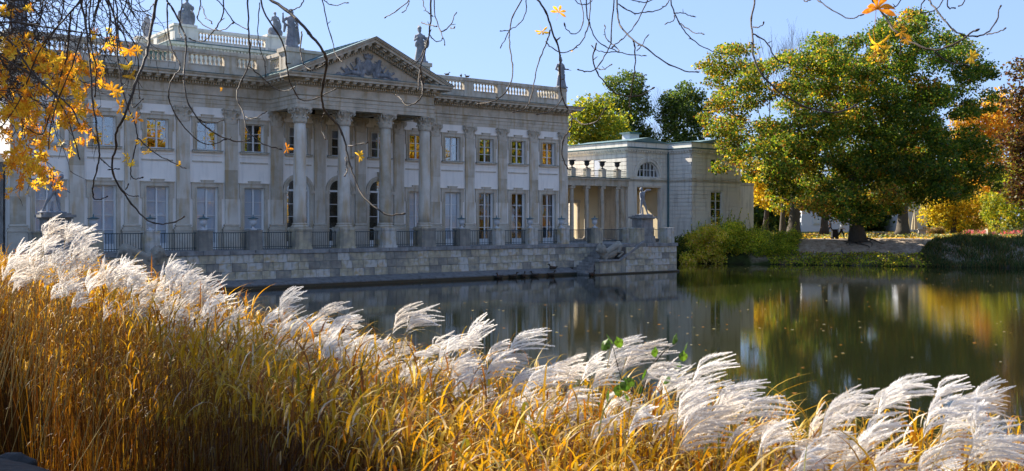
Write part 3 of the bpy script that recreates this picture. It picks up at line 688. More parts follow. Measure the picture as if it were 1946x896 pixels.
# coping slabs
def bevel_box(lx, ly, lz, b=.02):
    m = MB(); m.box(-lx / 2, lx / 2, -ly / 2, ly / 2, 0, lz - b); i = len(m.v)
    m.v = m.v[:4] + m.v[4:]
    m.box(-lx / 2, lx / 2, -ly / 2, ly / 2, lz - b, lz, None, b); return m
x = TS0
while x < 55.3:
    w = rnd.uniform(1.3, 1.9); x1 = min(x + w, 55.3); m = MB(); m.box(x + .006, x1 - .006, TW - .12, TW + .45, ZD - .25 , ZD + .0 + rnd.uniform(0, .012), None, .015); m.build('coping', 'stone_grey', ter); x = x1
x = 58.3
while x < BS1:
    w = rnd.uniform(1.0, 1.4); x1 = min(x + w, BS1 + .1); m = MB(); m.box(x + .006, x1 - .006, BF - .12, BF + .5, ZD - .25, ZD + .0 + rnd.uniform(0, .012), None, .015); m.build('coping', 'stone_grey', ter); x = x1
stone_me = []
for k in range(5):
    m = MB(); jz = [rnd.uniform(-.008, .008) for _ in range(8)]; m.box(-.5, .5, -.5, .5, 0, 1)
    i = len(m.v); base = m.v[:]; m.v = []; m.f = []
    b = .03; ring = lambda e, y: [(-.5 + e, y, 0 + e), (.5 - e, y, 0 + e), (.5 - e, y, 1 - e), (-.5 + e, y, 1 - e)]
    m.v = ring(0, .5) + ring(0, -.42) + ring(b, -.5 + rnd.uniform(-.02, .02))
    m.f = [(8, 9, 10, 11)]
    for a in (0, 4):
        for q in range(4): m.f.append((a + q, a + (q + 1) % 4, a + 4 + (q + 1) % 4, a + 4 + q))
    me = m.mesh('stone'); me.materials.append(MATS['block']); stone_me.append(me)
def stones(parent, a, b, z0, z1, rows, av, cut=None):
    """courses of separate blocks on the plan line a-b, facing its right-hand side"""
    a = Vector(a); b = Vector(b); d = (b - a).normalized(); L = (b - a).length; rz = math.atan2(d.y, d.x); nr = Vector((d.y, -d.x)); h = (z1 - z0) / rows
    for r in range(rows):
        x = 0.0 if r % 2 else 0.0; first = True
        while x < L - .02:
            w = rnd.uniform(.75, 1.25) * av * (.5 if first and r % 2 else 1); first = False; x1 = min(x + w, L)
            if L - x1 < .3: x1 = L
            zz = z0 + r * h
            if cut: 
                lim = cut(zz + h)
                if x >= lim - .1: break
                x1 = min(x1, lim)
            p = a + d * ((x + x1) / 2) + nr * (-.03 + rnd.uniform(-.008, .012))
            o = link('stone', rnd.choice(stone_me), None, parent, (p.x, p.y, zz + .006), rz, (x1 - x - .014, .16, h - .014)); x = x1
stones(ter, (TS0, TW), (55.3, TW), .52, ZD - .26, 3, .85)
stones(ter, (56.0, BF), (BS1, BF), .10, ZD - .26, 4, .85)
stones(ter, (BS1, BF), (BS1, -1), .10, ZD - .26, 4, .85)
mb = MB()                                            # sloping ledge at the water
for (a, b, y0, y1) in ((TS0, 52.0, TW + .02, TW - .95),):
    mb.v += [(a, y0, .56), (b, y0, .56), (b, y1, .24), (a, y1, .24), (a, y1, -.8), (b, y1, -.8), (b, y0, -.8)]; i = 0
    mb.f += [(0, 3, 2, 1), (3, 4, 5, 2), (1, 2, 5, 6)]
mb.build('ledge', 'ledge', ter)
mb = MB(); mb.box(TS0, 52.0, TW - 1.0, TW - .9, -.6, .17); mb.box(51.95, BS1 + .2, BF - .2, BF - .1, -.6, .09); mb.box(BS1 + .1, BS1 + .2, BF - .1, 0, -.6, .09); mb.build('wet_band', 'wet_stone', ter)
mb = MB(); mb.box(52.0, BS1 + .15, BF - .15, TW, -.8, .12); mb.build('landing', 'ledge', ter)
# stairs down to the water, rising to the right
ns = 11
for k in range(ns):
    z1 = .12 + (ZD - .14) * (k + 1) / ns - .012; x0 = 52.2 + (55.4 - 52.2) * k / ns
    m = MB(); m.box(x0, x0 + .5 if k < ns - 1 else x0 + .9, BF + .55, TW - .02, .12, z1); m.build('step', 'stone_grey', ter)
# sloping parapet that carries the lion
mb = MB(); mb.prism([(53.2, .1), (58.4, .1), (58.4, ZD - .001), (57.9, ZD - .001), (55.4, 1.02), (53.2, 1.02)], BF + .02, BF + .56); mb.build('stair_parapet', 'block', ter)
mb = MB(); mb.prism([(55.3, .99), (58.0, ZD + .02), (58.0, ZD + .22), (55.3, 1.19)], BF - .1, BF + .66); mb.prism([(53.05, 1.02), (55.35, 1.02), (55.35, 1.16), (53.05, 1.16)], BF - .1, BF + .66); mb.build('parapet_coping', 'stone_grey', ter)
# posts and railings
RY = -3.5
pm = MB(); pm.box(-.44, .44, -.44, .44, ZD - .001, ZD + .62); pm.box(-.435, .435, -.435, .435, ZD + .625, 3.5); pm.box(-.47, .47, -.47, .47, 3.5, 3.6, None, .01); post_me = pm.mesh('post'); post_me.materials.append(MATS['block'])
posts = [PIL[0] + .3] + PIL[1:5] + PIL[9:13] + [PIL[13] + .35]
posts_xy = [(p, RY) for p in posts] + [(58.9, RY), (57.8, BF + .6), (BS1 - .5, BF + .6), (BS1 - .5, RY)]
for x, y in posts_xy: link('post', post_me, None, ter, (x, y, 0))
cols_x = PIL[5:9]
def railing(a, b, half_a=.45, half_b=.45):
    a = Vector(a); b = Vector(b); d = (b - a).normalized(); a2 = a + d * half_a; b2 = b - d * half_b; L = (b2 - a2).length
    if L < .3: return
    m = MB(); M = Matrix(((d.x, -d.y, 0, a2.x), (d.y, d.x, 0, a2.y), (0, 0, 1, 0), (0, 0, 0, 1)))
    m.box(0, L, -.025, .025, 3.42, 3.47, M); m.box(0, L, -.02, .02, 2.52, 2.56, M)
    o = m.build('railing', 'iron', ter); m = MB(); n = int(L / .145)
    for k in range(n): t = (k + .5) * L / n; m.box(t - .014, t + .014, -.014, .014, 2.4, 3.45, M)
    m.build('railing_bars', 'iron', o)
allx = sorted([(p, .45) for p in posts] + [(p, .57) for p in cols_x])
for (a, ha), (b, hb) in zip(allx, allx[1:]): railing((a, RY), (b, RY), ha, hb)
railing((posts[-1], RY), (58.9, RY)); railing((58.9, RY), (BS1 - .5, RY)); railing((BS1 - .5, RY), (BS1 - .5, BF + .6))

# urns on the posts
def urn(name, body_mat, lid_mat, s=1.0, dark=False):
    r = empty(name); m = MB()
    m.box(-.17, .17, -.17, .17, 0, .07); m.lathe([(.13, .07), (.14, .1), (.06, .14), (.055, .22), (.08, .24), (.12, .28), (.2, .36), (.22, .46), (.215, .58), (.2, .62), (.26, .66), (.27, .69), (.24, .70)], 0, 0, 20)
    o = m.build('urn_body', body_mat, r, True)
    m = MB()
    if not dark: m.lathe([(.33, .70), (.34, .73), (.26, .75), (.05, .80), (.03, .84), (.04, .88), (.015, .98)], 0, 0, 16)
    else: m.lathe([(.3, .70), (.36, .72), (.33, .76), (.1, .74)], 0, 0, 16)
    m.build('urn_lid' if not dark else 'urn_rim', lid_mat, r, True); return r
UR = ['far left end, in front of the leaf-covered bay', 'third railing post from the left, in front of the blinds', 'post before the second blinded french door left of the portico', 'post just left of the portico columns']
urn_posts = [(p, RY) for p in posts[1:]]
ulabels = ['leftmost white lidded urn on the terrace, rising just behind the plumes', 'white lidded urn second from the left, crossed by a hanging twig', 'white lidded urn third from the left, before a blinded french door', 'white lidded urn on the post just left of the portico',
           'white lidded urn on the first post right of the portico', 'white lidded urn on the second post right of the portico', 'white lidded urn on the third post right of the portico', 'white lidded urn on the post in front of the palace corner',
           'white lidded urn in front of the colonnade, nearest the lion']
u0 = urn('garden_urn', 'urn_white', 'copper')
for k, ((x, y), lb) in enumerate(zip(urn_posts, ulabels)):
    o = u0 if k == 0 else dup(u0); o.location = F(x, -y, 3.605); o.rotation_euler = (0, 0, PA); tag(o, lb, 'urn', 'white urns on the terrace posts')
# statue pedestals on the terrace
def statue_pedestal(x, y, label):
    r = empty('statue_pedestal', F(x, -y, ZD), PA)
    m = MB(); m.box(-.85, .85, -.7, .7, 0, .55, None, .04); m.box(-.68, .68, -.55, .55, .55, 1.95); m.build('pedestal_body', 'stone_grey', r)
    m = MB(); m.box(-.5, .5, -.575, -.55, .7, 1.75); m.build('pedestal_panel', 'stone_grey', r)
    m = MB(); m.box(-.78, .78, -.65, .65, 1.95, 2.03); m.box(-.9, .9, -.78, .78, 2.03, 2.18); m.box(-.7, .7, -.55, .55, 2.18, 2.26); m.build('pedestal_cap', 'stone_grey', r)
    tag(r, label, 'pedestal'); return r
statue_pedestal(60.0, -4.3, 'tall stone pedestal at the right end of the terrace under a leaning nude statue')
statue_pedestal(14.4, -4.2, 'tall stone pedestal at the left end of the terrace half hidden by plumes and leaves')

# ------------------------------------------------------------------ statues
def figure_nude():
    P = []
    P += [('c', (-.20, 0, .08), (-.14, .02, .54), .05, .07), ('c', (-.14, .02, .54), (-.07, .02, 1.0), .075, .11), ('c', (.56, .05, .08), (.36, .05, .52), .05, .065), ('c', (.36, .05, .52), (.10, .02, .98), .075, .11)]
    P += [('c', (-.22, -.1, .06), (-.2, .05, .07), .045, .05), ('c', (.66, -.04, .06), (.56, .07, .07), .045, .05)]
    P += [('e', (0, 0, 1.02), (.19, .14, .15)), ('c', (0, 0, 1.08), (-.05, -.02, 1.42), .14, .19), ('e', (-.06, -.02, 1.42), (.24, .14, .14)), ('c', (-.12, -.04, 1.5), (-.2, -.08, 1.62), .06, .055), ('e', (-.25, -.1, 1.70), (.10, .12, .13))]
    P += [('c', (.13, 0, 1.48), (.28, .0, 1.60), .07, .055), ('c', (.28, 0, 1.60), (.62, -.02, 1.66), .05, .035), ('c', (.62, -.02, 1.66), (.7, -.02, 1.66), .035, .03)]
    P += [('c', (-.24, -.02, 1.44), (-.34, -.1, 1.15), .065, .05), ('c', (-.34, -.1, 1.15), (-.5, -.28, .98), .045, .032), ('e', (-.53, -.31, .96), (.04, .05, .05))]
    P += [('c', (.30, -.02, 1.62), (.78, -.02, 1.69), .045, .05), ('e', (.55, -.02, 1.69), (.26, .04, .05)), ('c', (.14, .12, .0), (.10, .08, .5), .08, .05), ('b', -.45, .72, -.28, .28, -.02, .05)]
    return P
def draped(arms=(), head=0., extras=(), lean=0., w=1., folds=11, seed=1, pl=True):
    r_ = random.Random(seed); P = []
    if pl: P.append(('b', -.36, .36, -.3, .3, -.06, .04))
    P += [('c', (0, 0, .12), (0, 0, .95), .27 * w, .17 * w), ('c', (0, 0, .95), (lean, 0, 1.38), .17 * w, .2 * w), ('e', (lean, 0, 1.42), (.25 * w, .15, .12)), ('c', (lean, -.01, 1.48), (lean + head, -.03, 1.62), .06, .055), ('e', (lean + head, -.04, 1.71), (.095, .115, .13)), ('e', (lean + head, 0.02, 1.75), (.11, .12, .11))]
    P += [('c', (lean + head, -.15, 1.70), (lean + head, -.14, 1.73), .02, .015)]
    for k in range(folds):
        a = -math.pi * (k + .5) / folds; x0 = math.cos(a) * .15 * w; y0 = math.sin(a) * .14; x1 = math.cos(a + r_.uniform(-.25, .25)) * .30 * w; y1 = math.sin(a) * .28
        P.append(('c', (x0, y0, 1.0 + r_.uniform(-.1, .15)), (x1, y1, .06), .03, .06))
    for k in range(4): P.append(('c', (lean - .22 * w, -.12 - .02 * k, 1.42 - .12 * k), (.2 * w, -.16, 1.1 - .14 * k), .045, .04))
    for k in range(3): P.append(('c', (-.2 * w, -.12, .95 - .1 * k), (.24 * w, -.12, .75 - .13 * k), .05, .045))
    for sd, el, ha in arms:
        sh = Vector((lean + sd * .23 * w, 0, 1.42)); e = Vector(el); h = Vector(ha); P += [('c', sh, e, .075, .06), ('c', e, h, .06, .04), ('e', h, (.05, .05, .06))]
    return P + list(extras)
def put_statue(prims, loc, rz, label, scale=1.3, mat='statue_stone', voxel=.03, mirror=False):
    me = blob(prims, voxel, 1); o = link('statue', me, mat, None, loc, rz); o.scale = (-scale if mirror else scale, scale, scale); tag(o, label, 'statue', 'stone statues of the palace'); return o
put_statue(figure_nude(), F(60.0, 4.3, ZD + 2.28), PA + .05, 'pale nude statue leaning with one arm thrown back, on the pedestal by the lion', 1.25, 'statue_stone', .022)
put_statue(figure_nude(), F(14.4, 4.2, ZD + 2.28), PA + .1, 'nude statue on the left terrace pedestal, half covered by yellow leaves', 1.18, 'statue_stone', .035, True)
ZR = 15.28
put_statue(draped([(-1, (-.42, 0, 1.22), (-.44, -.05, 1.62)), (1, (.36, 0, 1.15), (.26, -.2, 1.0))], .03, [('e', (.0, 0, 1.86), (.1, .1, .05)), ('c', (.34, .02, 1.1), (.4, .05, .3), .07, .13), ('c', (-.3, 0, 1.1), (-.36, 0, .75), .09, .06)], seed=2),
           F(PL + .25, 2.6, 15.5), PA, 'roof statue of a draped figure raising one arm, left of the pediment', 1.32)
put_statue(draped([(-1, (-.32, -.05, 1.15), (-.2, -.22, 1.28)), (1, (.36, 0, 1.12), (.4, -.05, .9))], -.03, [('e', (-.03, .0, 1.84), (.12, .17, .1)), ('c', (-.03, .12, 1.98), (-.03, -.1, 1.9), .05, .04), ('e', (.38, -.02, 1.08), (.12, .3, .32)), ('c', (-.26, -.2, 1.0), (-.3, -.2, .85), .1, .08)], seed=3),
           F(PR - .25, 2.6, 15.5), PA - .2, 'roof statue of a helmeted warrior with a round shield, right of the pediment', 1.32)
put_statue(draped([(-1, (-.38, 0, 1.12), (-.24, -.18, .98)), (1, (.34, 0, 1.18), (.5, -.15, 1.16))], 0, [('e', (0, 0, 1.86), (.1, .1, .06)), ('c', (0, 0, 1.88), (.0, 0, 2.04), .03, .05), ('c', (.42, -.15, 1.18), (.78, -.15, 1.1), .03, .02), ('c', (-.07, 0, 1.88), (-.12, 0, 1.98), .03, .02)], seed=4),
           F(S1 - .55, -.25, ZR), PA, 'crowned roof statue standing on the right corner of the palace balustrade', 1.32)
put_statue(draped([(-1, (-.34, 0, 1.1), (-.2, -.2, 1.2)), (1, (.32, 0, 1.12), (.2, -.22, 1.05))], 0, [('e', (0, .02, 1.85), (.14, .14, .09)), ('c', (-.3, .05, 1.3), (-.34, .05, .5), .1, .12)], w=1.15, seed=5),
           F(S0 + .6, -.25, ZR), PA, 'roof statue at the far left corner of the palace, seen through bare twigs', 1.35)
put_statue(draped([(-1, (-.4, 0, .95), (-.3, -.3, .8)), (1, (.4, 0, 1.0), (.3, -.3, .85))], .02, [('e', (-.35, 0, .55), (.3, .26, .5)), ('e', (.38, .05, .5), (.24, .24, .55)), ('e', (-.52, -.1, .82), (.12, .12, .14)), ('c', (.42, 0, 1.2), (.42, 0, 1.3), .12, .1)], w=1.25, seed=6),
           F(B0 + 1.2, -(BN0 + .45), 20.42), PA, 'broad seated statue group on the left front corner of the roof belvedere', 1.2)
put_statue(draped([(-1, (-.32, -.05, 1.15), (-.12, -.22, 1.25)), (1, (.38, 0, 1.15), (.34, -.1, .8))], -.02, [('e', (.3, 0, .75), (.22, .2, .4)), ('e', (-.35, 0, .3), (.25, .22, .35)), ('e', (.36, 0, .25), (.26, .22, .3))], w=1.0, seed=7),
           F(B1 - .9, -(BN0 + .45), 20.42), PA, 'standing statue on the right front corner of the roof belvedere', 1.15)
put_statue(draped([(-1, (-.3, -.05, 1.15), (-.2, -.22, 1.0)), (1, (.3, 0, 1.15), (.26, -.15, .95))], .07, [('e', (-.1, .1, .8), (.3, .25, .45)), ('c', (.3, 0, .1), (.45, 0, .05), .15, .08)], w=1.15, seed=8),
           F(B0 + .45, -27.0, 20.42), PA + .6, 'hunched roof statue on the left side of the belvedere against the sky', 1.15)
# figure glimpsed behind the glass of the third french door from the right corner
wi = put_statue(draped([(-1, (-.36, 0, 1.1), (-.5, -.1, .8)), (1, (.2, -.1, 1.2), (-.1, -.25, 1.25))], -.05, [('c', (-.3, 0, .7), (-.4, 0, .1), .12, .16)], seed=9), F(win_c[11], -1.0, ZD + .9), PA, 'white sculpture standing inside the palace behind a french door', 1.35, 'urn_white', .035)
lows[11].children
for ch in list(lows[11].children):
    if ch.name.startswith('blind'): bpy.data.objects.remove(ch)
# lions
def lion():
    P = [('c', (-.25, 0, .62), (.75, 0, .78), .24, .26), ('e', (.85, 0, .72), (.32, .27, .36)), ('c', (-.35, 0, .66), (-.7, 0, .9), .27, .25), ('e', (-.85, 0, 1.12), (.27, .24, .27)),
         ('c', (-.95, 0, 1.1), (-1.2, 0, 1.02), .16, .10), ('c', (-1.05, 0, .98), (-1.15, 0, .95), .1, .07), ('c', (-.75, .13, 1.38), (-.74, .14, 1.42), .06, .05), ('c', (-.75, -.13, 1.38), (-.74, -.14, 1.42), .06, .05)]
    r_ = random.Random(3)
    for k in range(46):
        a = r_.uniform(0, 2 * math.pi); rr = r_.uniform(.22, .32); x = -.7 + r_.uniform(-.14, .14); y = math.cos(a) * rr; z = 1.05 + math.sin(a) * rr
        P.append(('c', (x, y, z), (x + r_.uniform(-.08, .14), y * 1.1, z - .2), .06, .035))
    for k in range(14): x = -.85 + r_.uniform(-.1, .15); y = r_.uniform(-.16, .16); P.append(('c', (x, y, .95), (x - .03, y, .55 + r_.uniform(0, .1)), .06, .04))
    for s in (-1, 1):
        P += [('c', (-.5, s * .18, .62), (-.62, s * .2, .3), .12, .09), ('c', (-.62, s * .2, .3), (-.85, s * .2, .08), .085, .07), ('c', (-.85, s * .2, .08), (-1.0, s * .2, .07), .08, .07),
              ('c', (.85, s * .22, .7), (.55, s * .26, .38), .19, .12), ('c', (.55, s * .26, .38), (.92, s * .27, .22), .1, .07), ('c', (.92, s * .27, .2), (.55, s * .27, .08), .07, .065), ('c', (.55, s * .27, .08), (.4, s * .27, .07), .075, .06)]
        for k in range(3): P.append(('c', (-1.02, s * .2 - .05 + .05 * k, .06), (-1.08, s * .2 - .05 + .05 * k, .05), .035, .03))
    P += [('e', (.05, 0, .38), (.75, .24, .32)), ('e', (-.72, 0, .95), (.36, .34, .42)), ('e', (-.62, 0, .5), (.26, .26, .4))]
    P += [('c', (1.12, 0, .6), (1.2, .2, .2), .05, .045), ('c', (1.2, .2, .2), (.9, .36, .08), .045, .05)]
    return P
lm = blob(lion(), .03, 1)
l1 = link('lion_statue', lm, 'lion_stone', None, F(54.75, -BF - .3, 1.17), 0); l1.rotation_euler = Matrix.Rotation(PA, 4, 'Z').to_euler(); l1.rotation_euler = (Matrix.Rotation(PA, 4, 'Z') @ Matrix.Rotation(-R(17), 4, 'Y')).to_euler(); l1.scale = (1.12, 1.1, 1.1)
tag(l1, 'weathered stone lion crouching on the stair parapet at the right of the terrace', 'lion statue')
l2 = link('lion_statue', lm, None, None, F(18.6, 4.9, 1.5), 0); l2.rotation_euler = (Matrix.Rotation(PA + math.pi, 4, 'Z') @ Matrix.Rotation(-R(17), 4, 'Y')).to_euler(); l2.scale = (1.12, 1.1, 1.1)
tag(l2, 'stone lion at the left of the terrace, almost hidden behind the plumes', 'lion statue')
mb = MB(); mb.box(16.6, 20.4, -5.3, -4.3, -.6, 1.62); mb.build('lion_plinth', 'block', ter)

# ------------------------------------------------------------------ garden pavilion with colonnade
pav = empty('pavilion', FOOT, PA); tag(pav, 'low pale pavilion with rusticated walls and a semicircular window, right of the palace', 'pavilion')
def rustic(mb, x0, x1, y, z0, z1, ops=(), pj=.05, h=.40, arch=None):
    """courses of flat blocks standing proud of the joints"""
    z = z0
    while z < z1 - .02:
        za, zb = z + .02, min(z + h, z1) - .02
        segs = [(x0, x1)]
        for a, b, c, d in ops:
            if d > za and c < zb:
                segs = [q for s0, s1 in segs for q in ((s0, min(s1, a)), (max(s0, b), s1)) if q[1] - q[0] > .02]
        if arch:
            ax, az, ar = arch
            zc = za if za > az else zb
            if zb > az and za < az + ar:
                hw = math.sqrt(max(ar * ar - max(0, (za - az)) ** 2, 0)); segs = [q for s0, s1 in segs for q in ((s0, min(s1, ax - hw)), (max(s0, ax + hw), s1)) if q[1] - q[0] > .02]
        for s0, s1 in segs: mb.box(s0, s1, y - pj, y + .02, za, zb)
        z += h
V0, V1, VN = 70.2, 76.0, 7.8; Q1, QN = 83.5, 4.6; E1 = 89.7; ZT = 12.05; VB = 17.0
core = MB(); wall_open(core, V0 + .03, V1, 1.8, 11.3, VN, [(71.55, 75.0, ZD, 7.5, False), (73.15 - 1.6, 73.15 + 1.6, 8.5, 8.5, True)], .5)
core.quad((V0 + .03, VN, 1.8), (V0 + .03, VN, 11.3), (V0 + .03, VB, 11.3), (V0 + .03, VB, 1.8)); core.quad((V1, VN, 1.8), (V1, QN + .03, 1.8), (V1, QN + .03, 11.3), (V1, VN, 11.3))
wall_open(core, V1, Q1, 1.8, 11.3, QN, [(78.9, 80.6, 3.5, 7.1, False), (78.9, 80.6, 8.9, 10.4, False)], .4)
core.quad((Q1, QN, 1.8), (Q1, VB, 1.8), (Q1, VB, 11.3), (Q1, QN, 11.3)); core.box(Q1, E1, VN, VN + .3, 1.8, 8.2); core.box(V0, E1, VB, VB + .3, 1.8, 8.2)
core.build('pavilion_wall', 'pavilion_plaster', pav)
m = MB(); rustic(m, V0, V1 - .02, VN, 2.0, 8.1, [(71.5, 75.05, 0, 7.56)], .06); rustic(m, V0, V1 - .02, VN, 8.45, 11.0, [], .06, .4, (73.15, 8.5, 2.05)); rustic(m, V1 + .02, Q1, QN, 2.0, 8.1, [(78.75, 80.75, 3.4, 7.2)], .06); rustic(m, V1 + .02, Q1, QN, 8.45, 11.0, [(78.75, 80.75, 8.85, 10.5)], .06)
M90 = None
n0 = len(m.v); rustic(m, -VN, -QN - .07, 0, 2.0, 8.1, [], .06); rustic(m, -VN, -QN - .07, 0, 8.45, 11.0, [], .06)
for i in range(n0, len(m.v)): x, y, z = m.v[i]; m.v[i] = (V1 + y, -x, z)
n0 = len(m.v); rustic(m, -VB, -VN - .065, 0, 2.0, 11.0, [(-12.6, -11.6, 8.3, 10.4)], .045)
for i in range(n0, len(m.v)): x, y, z = m.v[i]; m.v[i] = (V0 + y, -x, z)
for k, z in enumerate(np.arange(2.0, 11.0, .8)): m.box(V1 - .09, V1 + .75, QN - .10, QN + .55, z + .02, min(z + .38, 10.98)) if not (8.0 < z + .4 < 8.5) else None
n0 = len(m.v); rustic(m, Q1, E1, VN, 2.0, 8.0, [], .05)
m.build('rusticated_course', 'pavilion_plaster', pav)
# archivolt, lunette window
m = MB(); N = 16
for k in range(N):
    a0_, a1_ = math.pi * k / N, math.pi * (k + 1) / N
    for r0, r1, pj in ((1.6, 2.05, .05), (1.85, 2.08, .1)):
        m.prism([(73.15 - math.cos(a) * rr, 8.5 + math.sin(a) * rr) for a, rr in ((a0_, r1), (a1_, r1), (a1_, r0), (a0_, r0))], VN - pj, VN + .02)
m.box(72.95, 73.35, VN - .2, VN, 10.05, 10.6); m.build('archivolt', 'pavilion_plaster', pav)
lun = MB()
for k in range(N):
    a0_, a1_ = math.pi * k / N, math.pi * (k + 1) / N
    lun.prism([(-math.cos(a) * rr, math.sin(a) * rr) for a, rr in ((a0_, 1.6), (a1_, 1.6), (a1_, 1.48), (a0_, 1.48))], .1, .25)
lun.box(-1.5, 1.5, .1, .25, 0, .1)
for x in (-1.0, -.45, .45, 1.0): lun.box(x - .05, x + .05, .1, .24, .1, math.sqrt(1.5 ** 2 - x * x))
lun.box(-.03, .03, .13, .22, .1, 1.5); lun.box(-1.25, 1.25, .13, .22, .72, .78)
lw_ = lun.build('lunette_window', 'window_paint', pav, loc=(73.15, VN + .05, 8.5))
m = MB(); xs_ = [-1.48, -1.0, -.45, 0, .45, 1.0, 1.48]
for a, b in zip(xs_, xs_[1:]):
    m = MB(); m.prism([(a + .04, .1), (b - .04, .1), (b - .04, max(math.sqrt(max(1.49 ** 2 - b * b, 0)), .12)), (a + .04, max(math.sqrt(max(1.49 ** 2 - a * a, 0)), .12))], .17, .176); m.build('pane', 'glass', lw_)
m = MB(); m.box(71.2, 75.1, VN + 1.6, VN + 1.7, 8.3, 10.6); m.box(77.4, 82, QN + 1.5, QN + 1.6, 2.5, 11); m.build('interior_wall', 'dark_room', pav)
m = MB()
for a, b in ((71.6, 72.1), (72.8, 73.3), (74.0, 74.6)):
    for k in range(6): x = a + (b - a) * k / 6; m.quad((x, VN + .5 + .05 * (k % 2), 8.5), (x + (b - a) / 6, VN + .5 + .05 * ((k + 1) % 2), 8.5), (x + (b - a) / 6, VN + .5 + .05 * ((k + 1) % 2), 10.1), (x, VN + .5 + .05 * (k % 2), 10.1))
m.build('curtain', 'curtain', pav)
for zb_, zt_, rows in ((3.5, 7.1, 4), (8.9, 10.4, 2)):
    m = MB(); w = 1.7; h = zt_ - zb_
    m.box(-.85, -.76, .1, .2, 0, h); m.box(.76, .85, .1, .2, 0, h); m.box(-.76, .76, .1, .2, h - .08, h); m.box(-.76, .76, .1, .2, 0, .08); m.box(-.05, .05, .09, .19, .08, h - .08)
    for k in range(1, rows): z = .08 + (h - .16) * k / rows; m.box(-.76, .76, .12, .18, z - .03, z + .03)
    wo_ = m.build('window', 'window_paint', pav, loc=(79.75, QN, zb_))
    for k in range(rows):
        for s in (-1, 1):
            z = .08 + (h - .16) * k / rows; m = MB(); m.box(*sorted((s * .06, s * .75)), .145, .15, z + .03, z + (h - .16) / rows - .03); m.build('pane', 'glass', wo_)
m = MB(); m.box(V0 - .04, V1, VN - .12, VN + .03, 8.12, 8.22); m.box(V0 - .04, V1, VN - .16, VN + .02, 8.22, 8.3); m.box(V1 - .13, Q1 + .1, QN - .14, QN + .02, 8.12, 8.3); m.box(V1 - .13, V1 + .02, QN + .021, VN - .165, 8.12, 8.3); m.box(Q1, E1, VN - .12, VN + .2, 8.0, 8.3); m.build('string_course', 'stone', pav)
pp = [(V0, VB), (V0, VN), (V1, VN), (V1, QN), (Q1, QN), (Q1, VB)]
m = MB(); m.sweep(pp, [(.02, 10.9), (.08, 10.95), (.08, 11.12), (.3, 11.16), (.36, 11.34), (.05, 11.36), (.03, 11.9), (.08, 11.92), (.08, 11.98), (-.3, 12.0)]); m.build('cornice', 'pavilion_plaster', pav)
m = MB()
for p, d in along(pp[:5], .34): nr = Vector((d.y, -d.x)); M = Matrix(((d.x, nr.x, 0, p.x), (d.y, nr.y, 0, p.y), (0, 0, 1, 0), (0, 0, 0, 1))); m.box(-.09, .09, .07, .26, 11.0, 11.14, M)
stuff(m.build('dentil_course', 'pavilion_plaster', pav))
m = MB(); m.sweep(pp, [(.37, 11.33), (.40, 11.44), (.04, 11.5)]); m.sweep(pp, [(.1, 11.97), (.14, 12.05), (-.1, 12.1)]); m.build('gutter', 'copper', pav)
m = MB(); m.box(V0, Q1, QN + 3.3, VB, 11.95, 12.0); m.prism([(V0, 12.0), (76.5, 12.0), ((V0 + 76.5) / 2, 12.55)], VN + .1, VB); m.prism([(76.6, 12.0), (Q1, 12.0), (80, 12.5)], QN + .1, VB); m.build('roof', 'copper_roof', pav)
m = MB(); m.box(74.9, 76.3, 12.2, 13.3, 12.0, 13.3); m.build('chimney', 'white_wall', pav); m = MB(); m.box(74.7, 76.5, 12.0, 13.5, 13.3, 13.45); m.build('chimney_cap', 'copper', pav)
m = MB(); m.tube([(V1 - .16, VN - .2, 11.3), (V1 - .16, VN - .2, 2.0)], .09, 8); m.build('downpipe', 'copper', pav)
m = MB(); m.box(V0 - .03, V0 + .02, 11.7, 12.5, 8.3, 10.3); m.build('roof_door', 'white_wall', pav)
# loggia inside the pavilion
m = MB(); wall_open(m, 71.2, 75.9, 2, 8, VN + 4.2, [(74.55, 75.45, ZD, 6.8, False)], .3); m.quad((75.6, VN + .5, 2), (75.6, VN + 4.2, 2), (75.6, VN + 4.2, 8), (75.6, VN + .5, 8)); m.quad((71.3, VN + .5, 7.8), (71.3, VN + 4.2, 7.8), (75.9, VN + 4.2, 7.8), (75.9, VN + .5, 7.8)); m.build('loggia_wall', 'ochre_plaster', pav)  # back-wall opening added so that sun gets into the loggia
m = MB(); m.box(72.7, 72.85, VN + 3.9, VN + 4.18, ZD, 6.0); m.box(74.15, 74.3, VN + 3.9, VN + 4.18, ZD, 6.0); m.box(72.5, 74.5, VN + 3.85, VN + 4.18, 6.0, 6.25)
m.build('door_surround', 'stone', pav)
m = MB(); m.box(72.85, 74.15, VN + 4.0, VN + 4.1, ZD, 5.95); dr = m.build('door', 'door_wood', pav)
for s in (0, 1):
    for z0_, z1_ in ((2.6, 3.5), (3.65, 4.6), (4.75, 5.8)): m = MB(); m.box(72.95 + s * .62, 73.45 + s * .62, VN + 3.96, VN + 4.01, z0_, z1_, None, .0); m.build('door_panel', 'door_wood', dr)
